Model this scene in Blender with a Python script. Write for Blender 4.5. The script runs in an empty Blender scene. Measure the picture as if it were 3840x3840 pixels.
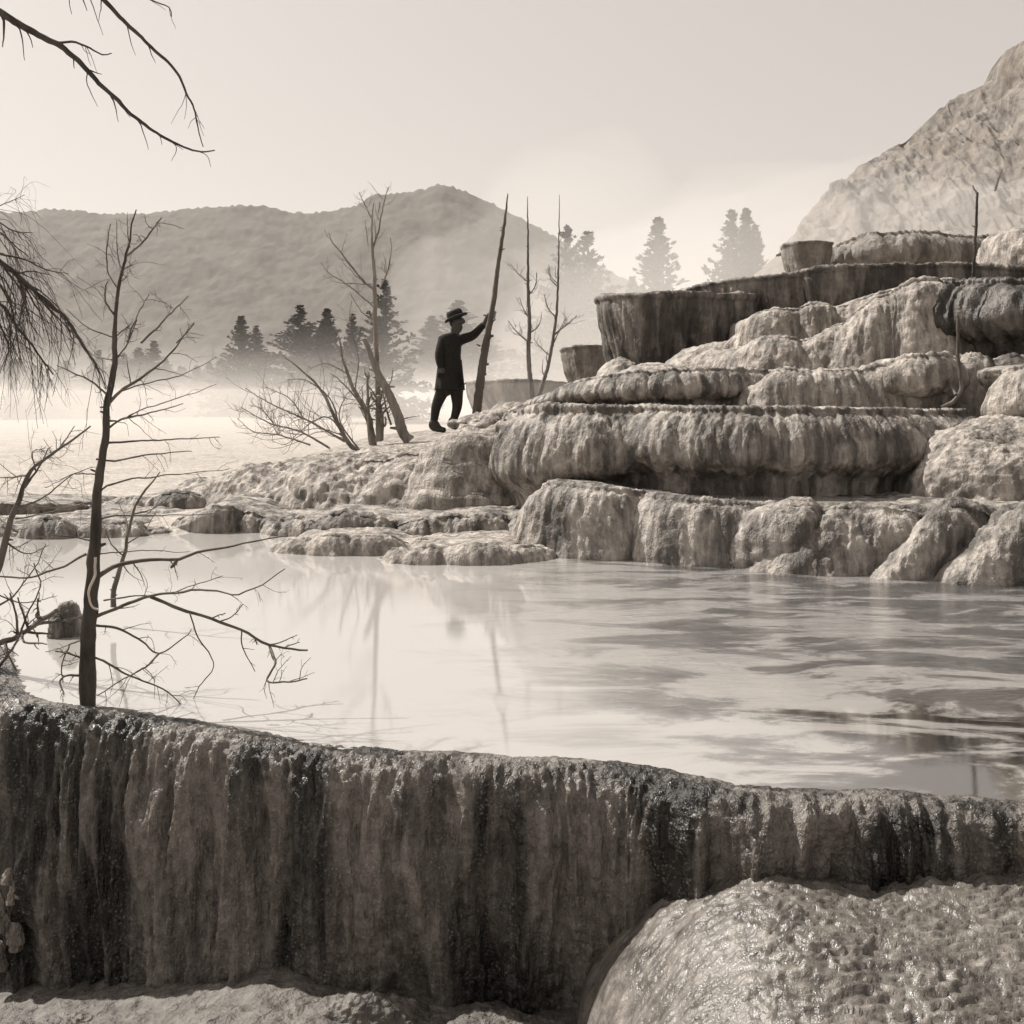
import bpy, bmesh, math, random
import numpy as np
from mathutils import Vector
from mathutils.bvhtree import BVHTree

random.seed(7)
rng = np.random.default_rng(11)
F, CX, HY = 4635.0, 1920.0, 1480.0        # focal length / optical axis / eye level, in pixels of the 3840 px picture
WATER = -1.138

scene = bpy.context.scene
COL = scene.collection


def at(px, py, d):
    return np.array([(px - CX) * d / F, d, (HY - py) * d / F])


# ------------------------------------------------------------------ noise (numpy)
_perm = np.random.default_rng(3).permutation(256).astype(np.int64)
_perm = np.concatenate([_perm, _perm, _perm])
_grad = np.random.default_rng(4).normal(size=(256, 3))
_grad /= np.linalg.norm(_grad, axis=1)[:, None]


def perlin(P, seed=0):
    P = np.asarray(P, float) + seed * 17.31
    i = np.floor(P).astype(np.int64)
    f = P - i
    i &= 255
    u = f * f * f * (f * (f * 6 - 15) + 10)
    r = 0
    for dx in (0, 1):
        wx = u[..., 0] if dx else 1 - u[..., 0]
        for dy in (0, 1):
            wy = u[..., 1] if dy else 1 - u[..., 1]
            for dz in (0, 1):
                wz = u[..., 2] if dz else 1 - u[..., 2]
                h = _perm[_perm[_perm[(i[..., 0] + dx) & 255] + ((i[..., 1] + dy) & 255)] + ((i[..., 2] + dz) & 255)]
                g = _grad[h]
                r = r + wx * wy * wz * (g[..., 0] * (f[..., 0] - dx) + g[..., 1] * (f[..., 1] - dy) + g[..., 2] * (f[..., 2] - dz))
    return r * 1.6


def fbm(P, oct=4, seed=0, gain=.5):
    P = np.asarray(P, float)
    a, r, n = 1.0, 0, 0
    for k in range(oct):
        r = r + a * perlin(P * 2 ** k, seed + k)
        n += a
        a *= gain
    return r / n


def worley(P, seed=0):
    """distance to the nearest cell point"""
    P = np.asarray(P, float)
    sh = P.shape[:-1]
    P = P.reshape(-1, 3)
    i = np.floor(P).astype(np.int64)
    best = np.full(len(P), 9.0)
    for dx in (-1, 0, 1):
        for dy in (-1, 0, 1):
            for dz in (-1, 0, 1):
                c = i + (dx, dy, dz)
                h = _perm[_perm[_perm[(c[:, 0] + seed) & 255] + (c[:, 1] & 255)] + (c[:, 2] & 255)]
                q = c + (_grad[h] * .45 + .5)
                best = np.minimum(best, ((P - q) ** 2).sum(1))
    return np.sqrt(best).reshape(sh)


def sstep(a, b, x):
    t = np.clip((x - a) / (b - a), 0, 1)
    return t * t * (3 - 2 * t)


# ------------------------------------------------------------------ mesh plumbing
def link(name, me, mat=None, parent=None, origin=None):
    o = bpy.data.objects.new(name, me)
    COL.objects.link(o)
    if mat:
        me.materials.append(mat)
    if parent is not None:
        o.parent = parent
    if origin is not None:
        o.location = origin
    return o


def mesh_np(V, Q, smooth=True, name='mesh'):
    """V (n,3), Q (m,k) index array with one k"""
    me = bpy.data.meshes.new(name)
    V = np.asarray(V, np.float32)
    Q = np.asarray(Q, np.int32)
    k = Q.shape[1]
    me.vertices.add(len(V))
    me.vertices.foreach_set('co', V.ravel())
    me.loops.add(Q.size)
    me.loops.foreach_set('vertex_index', Q.ravel())
    me.polygons.add(len(Q))
    me.polygons.foreach_set('loop_start', np.arange(0, Q.size, k, dtype=np.int32))
    me.polygons.foreach_set('use_smooth', np.full(len(Q), smooth))
    me.update(calc_edges=True)
    me.validate()
    return me


def grid_quads(n, m, wrap=False):
    i = np.arange(n - 1)[:, None]
    mm = m if wrap else m - 1
    j = np.arange(mm)[None, :]
    j2 = (j + 1) % m
    a = i * m + j
    b = (i + 1) * m + j
    c = (i + 1) * m + j2
    d = i * m + j2
    return np.stack([a, b, c, d], -1).reshape(-1, 4)


def grid_normals(G):
    du = np.gradient(G, axis=0)
    dv = np.gradient(G, axis=1)
    n = np.cross(du, dv)
    return n / (np.linalg.norm(n, axis=-1, keepdims=True) + 1e-12)


def catmull(P, n_per=12):
    P = np.asarray(P, float)
    Q = np.vstack([2 * P[0] - P[1], P, 2 * P[-1] - P[-2]])
    out = []
    t = np.linspace(0, 1, n_per, endpoint=False)[:, None]
    for k in range(1, len(Q) - 2):
        a, b, c, d = Q[k - 1], Q[k], Q[k + 1], Q[k + 2]
        out.append(.5 * ((2 * b) + (c - a) * t + (2 * a - 5 * b + 4 * c - d) * t ** 2 + (3 * b - 3 * c + d - a) * t ** 3))
    out.append(P[-1:])
    return np.vstack(out)


def resample(P, step=None, n=None, dims=None):
    L = np.linalg.norm(np.diff(P[:, :dims] if dims else P, axis=0), axis=1)
    s = np.concatenate([[0], np.cumsum(L)])
    if n is None:
        n = max(4, int(s[-1] / step) + 1)
    t = np.linspace(0, s[-1], n)
    return np.stack([np.interp(t, s, P[:, k]) for k in range(P.shape[1])], 1), t


def tag(o, label=None, cat=None, group=None, kind=None):
    if label:
        o['label'] = label
    if cat:
        o['category'] = cat
    if group:
        o['group'] = group
    if kind:
        o['kind'] = kind
    return o


def empty(name, loc):
    o = bpy.data.objects.new(name, None)
    COL.objects.link(o)
    o.location = loc
    o.empty_display_size = .1
    return o


# ------------------------------------------------------------------ materials
def new_mat(name):
    m = bpy.data.materials.new(name)
    m.use_nodes = True
    nt = m.node_tree
    return m, nt, nt.nodes['Principled BSDF']


def N(nt, typ, **kw):
    n = nt.nodes.new(typ)
    for k, v in kw.items():
        if k in n.inputs.keys():
            n.inputs[k].default_value = v
        else:
            setattr(n, k, v)
    return n


def mix(nt, fac, a, b, blend='MIX'):
    m = nt.nodes.new('ShaderNodeMix')
    m.data_type = 'RGBA'
    m.blend_type = blend
    for sock, v in ((m.inputs[0], fac), (m.inputs[6], a), (m.inputs[7], b)):
        if isinstance(v, (int, float)):
            sock.default_value = v
        elif isinstance(v, tuple):
            sock.default_value = (*v, 1)
        else:
            nt.links.new(v, sock)
    return m.outputs[2]


def ramp(nt, sock, stops):
    r = nt.nodes.new('ShaderNodeValToRGB')
    el = r.color_ramp.elements
    while len(el) < len(stops):
        el.new(.5)
    for e, (p, c) in zip(el, stops):
        e.position = p
        e.color = (c, c, c, 1) if isinstance(c, (int, float)) else (*c, 1)
    nt.links.new(sock, r.inputs[0])
    return r.outputs[0]


def noise(nt, vec, scale, detail=5, rough=.55, dist=0):
    n = N(nt, 'ShaderNodeTexNoise', Scale=scale, Detail=detail, Roughness=rough, Distortion=dist)
    nt.links.new(vec, n.inputs['Vector'])
    return n.outputs['Fac']


def mapping(nt, vec, scale=(1, 1, 1), rot=(0, 0, 0)):
    m = nt.nodes.new('ShaderNodeMapping')
    m.inputs['Scale'].default_value = scale
    m.inputs['Rotation'].default_value = rot
    nt.links.new(vec, m.inputs['Vector'])
    return m.outputs[0]


def warm(v, k=1.0):
    """a grey of value v with the print's warm cast"""
    return (v * (1 + .105 * k), v * (1 - .005 * k), v * (1 - .112 * k))


def mth2(nt, op, a, bb):
    n = nt.nodes.new('ShaderNodeMath')
    n.operation = op
    for k, v in ((0, a), (1, bb)):
        if isinstance(v, (int, float)):
            n.inputs[k].default_value = v
        else:
            nt.links.new(v, n.inputs[k])
    return n.outputs[0]


def stone(name, light=.5, dark=.12, streak=.5, rough=.6, bump=.006, fine=90, wet=0.0, patch=.5, streak_scale=9, spec=.4, specks=0.0):
    m, nt, b = new_mat(name)
    co = nt.nodes.new('ShaderNodeTexCoord').outputs['Object']
    big = noise(nt, co, 2.2, 4)
    st = noise(nt, mapping(nt, co, (streak_scale, streak_scale, .55)), 1.0, 5, .6)
    sp = noise(nt, co, fine, 3, .7)
    grain = noise(nt, co, fine * .28, 4, .65)
    c = mix(nt, ramp(nt, big, [(.35, 0.0), (.68, 1.0)]), warm(light * (1 - patch * .35)), warm(light))
    m1 = nt.nodes.new('ShaderNodeMath')
    m1.operation = 'MULTIPLY'
    nt.links.new(ramp(nt, st, [(.42, 0.0), (.58, 1.0)]), m1.inputs[0])
    m1.inputs[1].default_value = streak
    c = mix(nt, m1.outputs[0], c, warm(dark, 1.6))
    drip = noise(nt, mapping(nt, co, (fine * .45, fine * .45, fine * .10)), 1.0, 4, .6)
    c = mix(nt, .45, c, ramp(nt, drip, [(.34, .18), (.52, .75), (.7, 1.0)]), 'MULTIPLY')
    c = mix(nt, .7, c, ramp(nt, grain, [(.28, .25), (.55, .62), (.75, 1.0)]), 'MULTIPLY')
    c = mix(nt, .35, c, ramp(nt, sp, [(.3, .3), (.6, .8), (.75, 1.0)]), 'MULTIPLY')
    if specks:
        vo = nt.nodes.new('ShaderNodeTexVoronoi')
        vo.inputs['Scale'].default_value = fine * 1.1
        nt.links.new(co, vo.inputs['Vector'])
        pick = mth2(nt, 'MULTIPLY', ramp(nt, vo.outputs['Distance'], [(.18, 1.0), (.42, 0.0)]), ramp(nt, noise(nt, co, fine * .16, 4, .7), [(.42, 0.0), (.62, 1.0)]))
        c = mix(nt, mth2(nt, 'MULTIPLY', pick, specks), c, warm(.55))
    nt.links.new(c, b.inputs['Base Color'])
    b.inputs['Roughness'].default_value = rough
    b.inputs['Specular IOR Level'].default_value = spec
    if wet:
        rr = ramp(nt, grain, [(.35, rough - wet), (.7, rough)])
        nt.links.new(rr, b.inputs['Roughness'])
    bp = N(nt, 'ShaderNodeBump', Strength=1.0, Distance=bump)
    ad = nt.nodes.new('ShaderNodeMath')
    ad.operation = 'MULTIPLY_ADD'
    nt.links.new(sp, ad.inputs[0])
    ad.inputs[1].default_value = .35
    nt.links.new(grain, ad.inputs[2])
    ad2 = nt.nodes.new('ShaderNodeMath')
    ad2.operation = 'MULTIPLY_ADD'
    nt.links.new(drip, ad2.inputs[0])
    ad2.inputs[1].default_value = 1.3
    nt.links.new(ad.outputs[0], ad2.inputs[2])
    nt.links.new(ad2.outputs[0], bp.inputs['Height'])
    nt.links.new(bp.outputs[0], b.inputs['Normal'])
    return m


def plain(name, col, rough=.8, var=.5, scale=20, bump=0.0, stretch=(1, 1, 1), spec=.3):
    m, nt, b = new_mat(name)
    co = nt.nodes.new('ShaderNodeTexCoord').outputs['Object']
    n = noise(nt, mapping(nt, co, stretch), scale, 4)
    lo = tuple(x * (1 - var) for x in col)
    hi = tuple(min(1, x * (1 + var)) for x in col)
    nt.links.new(mix(nt, ramp(nt, n, [(.3, 0.0), (.7, 1.0)]), lo, hi), b.inputs['Base Color'])
    b.inputs['Roughness'].default_value = rough
    b.inputs['Specular IOR Level'].default_value = spec
    if bump:
        bp = N(nt, 'ShaderNodeBump', Strength=1.0, Distance=bump)
        nt.links.new(n, bp.inputs['Height'])
        nt.links.new(bp.outputs[0], b.inputs['Normal'])
    return m


M_FRONT = stone('wet dark travertine', .34, .014, .95, .5, .018, 75, wet=.24, streak_scale=5.5, specks=.22)
M_APRON = stone('wet travertine apron', .36, .07, .55, .44, .006, 85, wet=.2, streak_scale=13)
M_PALE = stone('pale travertine', .80, .07, .6, .75, .022, 48)
M_MID = stone('streaked travertine', .68, .04, .78, .65, .024, 42, streak_scale=6)  # drip streaks, made heavier to paint the terrace faces' shading darker
M_DARK = stone('dark streaked travertine', .40, .03, .8, .65, .024, 38, streak_scale=5)  # dark tone deepens the shadows of the basin walls by colour
M_DEEP = stone('shadowed travertine', .27, .02, .8, .55, .024, 38, streak_scale=5, wet=.1)  # low tone carries the shadow on the overhanging bulge
M_FAR = stone('far travertine', .52, .14, .7, .8, .03, 20, streak_scale=3)
M_HILL = stone('hill travertine', .36, .30, .6, .9, .1, 4, streak_scale=.7)
M_GROUND = stone('travertine ground', .78, .4, .2, .75, .014, 40)
M_FLOOR = stone('crusted floor', .28, .07, .4, .6, .014, 60)
M_TREE = plain('forest needles', warm(.042, 1.2), .9, .5, 3)
M_FTRUNK = plain('forest bark', warm(.07), .9, .4, 4)
M_MOUNT = plain('forested mountain', warm(.07, 1.2), .95, .45, .02)
M_WOOD = plain('weathered dead wood', warm(.10, 1.1), .75, .55, 18, .004, (1, 1, .15))
M_BARK = plain('dark bark', warm(.055, 1.4), .8, .6, 26, .014, (1, 1, .25))
M_TWIG = plain('dead twigs', warm(.10, 1.3), .8, .5, 14)
M_BRUSH = plain('hazed grey brush', warm(.19, 1.1), .8, .45, 14, .003, (1, 1, .2))  # pale grey stands in for haze and sun on the dead branches
M_PEEL = plain('peeled pale wood', warm(.5), .7, .25, 20)
M_COAT = plain('dark wool', warm(.014, 1.4), .9, .35, 30, .003)
M_TROUSER = plain('brown wool', warm(.020, 1.4), .9, .35, 30, .003)
M_HAT = plain('dark felt', warm(.018, 1.4), .85, .3, 30)
M_BOOT = plain('leather boots', warm(.03, 1.4), .6, .3, 30)
M_SKIN = plain('shaded skin', warm(.055, 1.3), .6, .15, 30)  # skin toned near black to stand for the face's shade
M_HAIR = plain('dark hair', warm(.02), .7, .3, 60)


# ------------------------------------------------------------------ terraces
PROFILES = {   # (outward offset as share of "out", height share: 1 rim, 0 base)
    'bowl': [(-.10, 1.0), (.20, 1.0), (.66, .995), (.74, .972), (.72, .94), (.64, .915), (.60, .80), (.47, .6), (.27, .35), (.08, .12), (0, 0)],
    'front': [(-.40, 1.0), (.20, 1.002), (.52, .988), (.74, .958), (.87, .90), (.92, .82), (.90, .68), (.84, .48), (.76, .28), (.69, .10), (.67, 0)],
    'bulge': [(-.3, 1.0), (.05, 1.0), (.24, .998), (.29, .98), (.27, .955), (.33, .935), (.55, .90), (.8, .815), (1.0, .66), (.97, .54), (.70, .46), (.36, .40), (.24, .28), (.22, 0)],
    'flow': [(-.4, 1.0), (-.05, 1.0), (.14, .997), (.19, .978), (.20, .955), (.45, .895), (.66, .74), (.80, .5), (.91, .25), (1.0, 0)],
}


def terrace(name, label, cat, pts, prof, out, mat, back=1.5, zbase=None, step=.02, rows=70, lobe=None, flute=(.02, 9.0),
            knob=(.012, 16.0), big=.03, lip=.01, seed=1, sink=.12, top_slope=0.0, group=None, kind=None, back_rows=26, rimnoise=.008, runnel=.012, shear=0.0, bead=0.0):
    C = np.array([[*at(p[0], p[1], p[2])[:2], at(p[0], p[1], p[2])[2],
                   zbase if zbase is not None else at(p[0], p[3], p[2])[2]] for p in pts])
    C = catmull(C, 14)
    R, s = resample(C, step, dims=2)
    n = len(R)
    T = np.gradient(R[:, :2], axis=0)
    ksm = max(3, int(.12 / step)) | 1                       # smooth the tangent so that the offsets do not cross
    pad = np.pad(T, ((ksm, ksm), (0, 0)), 'edge')
    ker = np.hanning(ksm + 2)[1:-1]
    ker /= ker.sum()
    T = np.stack([np.convolve(pad[:, k], ker, 'same')[ksm:-ksm] for k in (0, 1)], 1)
    T /= np.linalg.norm(T, axis=1)[:, None] + 1e-9
    Nrm = np.stack([T[:, 1], -T[:, 0]], 1)
    ztop, zb = R[:, 2], R[:, 3] - sink
    ztop = ztop + rimnoise * fbm(np.stack([s * 4, s * 0, s * 0 + seed], 1), 4, seed)
    pr = catmull(np.array(PROFILES[prof]), 10)
    H = float(np.mean(ztop - zb))
    prs = pr * (out, H)
    q, _ = resample(prs, n=rows)
    po, ph = q[:, 0] / out, q[:, 1] / H
    bt = np.linspace(1, 0, back_rows, endpoint=False) ** 1.8
    G = np.zeros((n, rows + back_rows, 3))
    o0 = po[0] * out
    offs = np.concatenate([o0 - bt * back, po * out])
    zz = np.concatenate([np.ones(back_rows), ph])
    W = np.concatenate([np.zeros(back_rows), sstep(0, .12, np.linspace(0, 1, rows))])
    G[:, :, 0] = R[:, None, 0] + Nrm[:, None, 0] * offs[None]
    G[:, :, 1] = R[:, None, 1] + Nrm[:, None, 1] * offs[None]
    G[:, :, 2] = zb[:, None] + (ztop - zb)[:, None] * zz[None]
    G[:, :back_rows, 2] += top_slope * bt[None] * back
    G[:, :back_rows, 2] -= .02 * sstep(0, .12, bt * back)[None]
    if back > 0:       # the inner edge keeps clear of the curve's own centre: straight back, not along the normal
        k = sstep(.02, .5, bt * back)
        bx = R[:, None, 0] + (Nrm[:, None, 0] * offs[None, :back_rows]) * (1 - k)[None] + 0 * offs[None, :back_rows]
        by = R[:, None, 1] + (Nrm[:, None, 1] * offs[None, :back_rows]) * (1 - k)[None] - offs[None, :back_rows] * k[None]
        G[:, :back_rows, 0] = bx
        G[:, :back_rows, 1] = by
    S = np.broadcast_to(s[:, None], G.shape[:2])
    Wg = np.broadcast_to(W[None], G.shape[:2])
    wall = Wg * 1.0
    nor = grid_normals(G)
    # make normals face outward
    if np.mean((nor[:, -rows // 2, :2] * Nrm).sum(1)) < 0:
        nor = -nor
    disp = np.zeros(G.shape[:2])
    zc = G[:, :, 2]
    warp = .10 * fbm(np.stack([S * 2, zc * 2.5, S * 0 + seed], -1), 3, seed + 9)
    if lobe:
        L, A = lobe
        r2 = np.random.default_rng(seed)
        b = [s[0] - L * r2.uniform(.2, .8)]
        while b[-1] < s[-1] + L:
            b.append(b[-1] + L * r2.uniform(.55, 1.5))
        b = np.array(b)
        x = S + warp * L * 1.6 - shear * (zc - ztop[:, None])
        k = np.clip(np.searchsorted(b, x) - 1, 0, len(b) - 2)
        u = np.clip((x - b[k]) / (b[k + 1] - b[k]), 0, 1)
        amp = np.random.default_rng(seed + 5).uniform(.5, 1.25, len(b))[k]
        disp += A * (amp * (4 * u * (1 - u)) ** .7 - .55) * (.15 + .85 * wall)
    fa, ff = flute
    fl = perlin(np.stack([(S + warp * .5) * ff, zc * .9, S * 0 + seed * 3.3], -1), seed + 2)
    fl2 = perlin(np.stack([(S + warp * .3) * ff * 2.3, zc * 1.6, S * 0 + seed * 1.3], -1), seed + 3)
    hfrac = np.broadcast_to(np.concatenate([np.zeros(back_rows), sstep(.1, .45, np.linspace(0, 1, rows))])[None], G.shape[:2])
    disp += fa * (.9 * (.5 - np.abs(fl) * 1.6) + .45 * (.5 - np.abs(fl2) * 1.6)) * (.12 + .88 * hfrac) * wall
    run = perlin(np.stack([(S + warp * .6) * 24, zc * 2.6, S * 0 + seed * 2.1], -1), seed + 12)
    run2 = perlin(np.stack([(S + warp * .4) * 52, zc * 6, S * 0 + seed * 1.1], -1), seed + 13)
    disp += runnel * ((.5 - np.abs(run) * 1.7) + .4 * (.5 - np.abs(run2) * 1.7)) * wall
    ka, kf = knob
    w = worley(G * (kf, kf, kf * .75), seed)
    w2 = worley(G * kf * 2.3, seed + 31)
    kmask = .45 + .55 * sstep(-.25, .35, fbm(G * 2.2, 3, seed + 7))
    disp += ka * ((.6 - w) + .5 * (.6 - w2)) * kmask * (.35 + .65 * wall)
    if bead:
        tt_ = np.concatenate([np.linspace(-.3, 0, back_rows), np.linspace(0, 1, rows)])[None]
        disp += bead * (.55 - worley(G * (38, 38, 26), seed + 40)) * np.exp(-((tt_ - .10) / .14) ** 2)
    disp += big * fbm(G * 1.7, 4, seed + 4) * (.3 + .7 * wall)
    disp += lip * fbm(G * 9, 3, seed + 6)
    disp[:, :back_rows] *= (1 - .8 * sstep(1.2, 3.5, bt * back))[None]
    ext = disp[:, :, None] * nor
    G = G + ext
    org = np.array([R[n // 2, 0], R[n // 2, 1], float(zb.min())])
    V = (G - org).reshape(-1, 3)
    Q = grid_quads(n, rows + back_rows)
    o = link(name, mesh_np(V, Q), mat, None, org)
    tag(o, label, cat, group, kind)
    return o


def dome_mesh(parts, seed, knob=(.012, 18.0), big=.04, res=.012, flutes=0.0):
    """rounded mounds (cx, cy, z0, rx, ry, h, power) welded in one height-like skin each"""
    VV, QQ, off = [], [], 0
    for k, (cx, cy, z0, rx, ry, h, pw) in enumerate(parts):
        nu = max(40, int(2 * math.pi * (rx + ry) / 2 / res / 1.4))
        nv = max(24, int((h + (rx + ry) / 2) / res / 1.1))
        a = np.linspace(0, 2 * math.pi, nu, endpoint=False)[:, None]
        t = np.linspace(0, 1, nv)[None] * math.pi / 2
        ct, st_ = np.cos(t) ** pw, np.sin(t) ** pw
        wob = 1 + .12 * fbm(np.stack([np.cos(a) * 1.5 + k, np.sin(a) * 1.5, a * 0 + seed], -1), 3, seed)
        G = np.stack([cx + rx * np.cos(a) * ct * wob, cy + ry * np.sin(a) * ct * wob, z0 + h * st_ + 0 * a], -1)
        nor = np.stack([np.cos(a) * ct / rx, np.sin(a) * ct / ry, st_ / h + 0 * a], -1)
        nor /= np.linalg.norm(nor, axis=-1, keepdims=True)
        kf = knob[1]
        dsp = knob[0] * ((.6 - worley(G * kf, seed + k)) + .5 * (.6 - worley(G * kf * 2.2, seed + k + 9)))
        dsp = dsp + big * fbm(G * 2.4, 4, seed + 3 + k)
        if flutes:
            A = a + .15 * fbm(G * 2, 2, seed + 8)
            dsp = dsp + flutes * (.5 - 1.6 * np.abs(perlin(np.stack([A * (rx + ry) * 5, G[..., 2] * .8, A * 0 + k], -1), seed + 5))) * (1 - st_ ** 3)
        G = G + dsp[..., None] * nor
        VV.append(G.transpose(1, 0, 2).reshape(-1, 3))
        QQ.append(grid_quads(nv, nu, True) + off)
        off += nu * nv
    return np.vstack(VV), np.vstack(QQ)


def mounds(name, label, cat, specs, mat, seed=1, **kw):
    """specs: (px of the middle, py of the top, d of the middle, width px, depth m, py of the base, power)"""
    P = []
    for (px, py, d, w, dep, pb, pw) in specs:
        c = at(px, py, d)
        z0 = at(px, pb, d)[2] - .12
        P.append((c[0], d, z0, w / 2 * d / F, dep, c[2] - z0, pw))
    V, Q = dome_mesh(P, seed, **kw)
    org = np.array([P[0][0], P[0][1], min(p[2] for p in P)])
    o = link(name, mesh_np(V - org, Q), mat, None, org)
    return tag(o, label, cat)


# --- the big front basin --------------------------------------------------------------
def wy(y):
    return 5238.0 / (y - HY)


rim_px = [(550, 2700), (1000, 2782), (1450, 2828), (1900, 2862), (2150, 2870), (2400, 2893), (2530, 2922), (2650, 2950), (2800, 2970),
          (3000, 2985), (3400, 2995), (3840, 3030), (4400, 3060), (5200, 3090)]
rim_w = [(-6.0, 12.6), (-4.2, 8.9), (-3.2, 7.0), (-2.55, 5.8), (-2.16, 5.15), (-1.98, 4.72), (-1.72, 4.47)]
rim_pts = [(x * F / y + CX, HY + 5238 / y, y) for x, y in rim_w] + [(px, py, wy(py)) for px, py in rim_px]
# base heights: low ground on the left and middle, high apron on the right
def base_z(px):
    return float(np.interp(px, [-4000, -300, 0, 2150, 2400, 2700, 6000], [-1.4, -1.9, -2.16, -1.83, -1.75, -1.45, -1.42]))
rim_pts = [(p[0], p[1], p[2], HY - base_z(p[0]) * F / p[2]) for p in rim_pts]
front_wall = terrace('travertine_basin', 'broad dark fluted basin wall in the foreground holding the bright pool', 'terrace basin',
                     rim_pts, 'front', .115, M_FRONT, back=.5, step=.0075, rows=130, flute=(.075, 6.0), knob=(.017, 36.0), big=.035, runnel=.019, bead=.022,
                     lip=.006, seed=5, sink=.06, rimnoise=.010, back_rows=24)

# --- terraces right, front to back ------------------------------------------------------
TB = 'terrace'
terrace('travertine_terrace', 'low rounded lit terrace rising straight from the far side of the pool', TB,
        [(1975, 2020, 9.7), (1995, 1950, 9.4), (2030, 1865, 9.15), (2075, 1808, 8.95), (2200, 1815, 8.75), (2320, 1828, 8.7), (2420, 1840, 8.85),
         (2440, 1846, 8.9), (2455, 1850, 8.62), (2600, 1868, 8.4), (2800, 1884, 8.38), (2950, 1892, 8.5), (3080, 1897, 8.8)],
        'flow', .24, M_MID, back=1.2, zbase=-1.2, step=.012, rows=64, flute=(.02, 7.0), knob=(.024, 18.0), seed=12, big=.04, bead=.015)
terrace('travertine_terrace', 'knobbly lobed flow of travertine at the right edge of the pool', TB,
        [(2840, 2070, 8.75), (2850, 2010, 8.55), (2890, 1950, 8.4), (2960, 1915, 8.25), (3080, 1898, 8.2), (3275, 1893, 8.1), (3500, 1897, 7.95), (3700, 1905, 7.8), (3900, 1915, 7.65), (4300, 1935, 7.4)],
        'flow', .48, M_MID, back=1.0, zbase=-1.2, step=.012, rows=80, lobe=(.75, .15), flute=(.015, 6.0), knob=(.034, 18.0), seed=25, big=.10, lip=.025, shear=.9, runnel=.006)
terrace('travertine_terrace', 'great smooth bulging terrace with dark streaked lower wall right of the man', TB,
        [(2020, 1590, 11.0, 1960), (1978, 1552, 10.5, 1985), (1990, 1534, 10.15, 2000), (2035, 1524, 9.9, 2000), (2120, 1519, 9.75, 1990),
         (2250, 1519, 9.62, 1935), (2400, 1520, 9.62, 1890), (2440, 1520, 9.68, 1880), (2456, 1520, 9.5, 1880), (2560, 1521, 9.28, 1880),
         (2800, 1524, 9.1, 1885), (3050, 1527, 9.1, 1890), (3300, 1530, 9.3, 1890), (3430, 1533, 9.7, 1880), (3600, 1536, 10.0, 1880)],
        'bulge', .29, M_MID, back=2.4, step=.012, rows=84, flute=(.035, 8.0), knob=(.016, 17.0), seed=33, big=.03, runnel=.018, bead=.02, rimnoise=.004)
mounds('smooth_mound', 'pale smooth rounded mound closing the right end of the great terrace', 'rock mound',
       [(3600, 1600, 9.3, 440, .55, 1890, .75), (3760, 1560, 9.5, 560, .6, 1890, .75), (3720, 1660, 8.95, 640, .5, 1895, .8), (4010, 1590, 9.0, 520, .6, 1890, .8)],
       M_PALE, 41, knob=(.022, 15.0), big=.07, res=.012)
terrace('travertine_terrace', 'dark round lipped step just above the left half of the great terrace', TB,
        [(2030, 1492, 12.6), (2080, 1474, 11.8), (2150, 1440, 11.3), (2250, 1412, 11.0), (2400, 1393, 10.8), (2600, 1384, 10.7), (2780, 1384, 10.8), (2900, 1392, 11.2)],
        'bulge', .17, M_MID, back=2.0, zbase=-.1, step=.016, rows=50, flute=(.03, 9.0), knob=(.018, 14.0), seed=52, runnel=.02, bead=.015)
terrace('travertine_terrace', 'pale lobed step at the middle of the stair, beside a small twig', TB,
        [(2800, 1520, 10.9), (2830, 1470, 10.75), (2875, 1420, 10.6), (2950, 1392, 10.5), (3080, 1383, 10.45), (3200, 1380, 10.45), (3310, 1378, 10.5), (3370, 1385, 10.8)],
        'flow', .26, M_PALE, back=1.2, zbase=-.12, step=.013, rows=56, lobe=(.34, .045), flute=(.02, 7.0), knob=(.026, 14.0), seed=61, big=.06, runnel=.018)
terrace('travertine_terrace', 'barrel shaped fluted step beside the twisted stake', TB,
        [(3318, 1500, 10.8), (3330, 1400, 10.5), (3385, 1338, 10.35), (3450, 1330, 10.3), (3520, 1330, 10.35), (3570, 1345, 10.7)],
        'bulge', .16, M_PALE, back=1.2, zbase=-.12, step=.012, rows=56, flute=(.04, 6.0), knob=(.02, 14.0), seed=67, big=.05, runnel=.02)
terrace('travertine_terrace', 'knobbly step right behind the twisted stake', TB,
        [(3540, 1400, 11.0), (3570, 1350, 10.75), (3650, 1340, 10.6), (3770, 1345, 10.55), (3900, 1350, 10.6)],
        'flow', .25, M_MID, back=1.2, zbase=-.15, step=.012, rows=56, lobe=(.3, .06), flute=(.02, 6.0), knob=(.04, 13.0), seed=71, big=.07)
terrace('travertine_terrace', 'tall fluted block cut by the right edge of the photograph', TB,
        [(3745, 1600, 10.4), (3752, 1480, 10.0), (3775, 1390, 9.75), (3840, 1364, 9.6), (3950, 1352, 9.5), (4150, 1350, 9.5)],
        'bulge', .16, M_PALE, back=1.2, zbase=-.42, step=.012, rows=70, flute=(.04, 6.0), knob=(.02, 13.0), seed=73, big=.05, runnel=.02)
terrace('travertine_terrace', 'pale lobed cascade below the long thin upper rim', TB,
        [(2780, 1330, 12.9), (2800, 1270, 12.5), (2830, 1190, 12.2), (2903, 1160, 12.0), (3027, 1148, 11.95), (3151, 1140, 11.9), (3260, 1118, 11.8), (3340, 1085, 11.8)],
        'flow', .20, M_PALE, back=1.8, zbase=.55, step=.014, rows=80, lobe=(.42, .10), flute=(.03, 7.0), knob=(.025, 12.0), seed=82)
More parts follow.
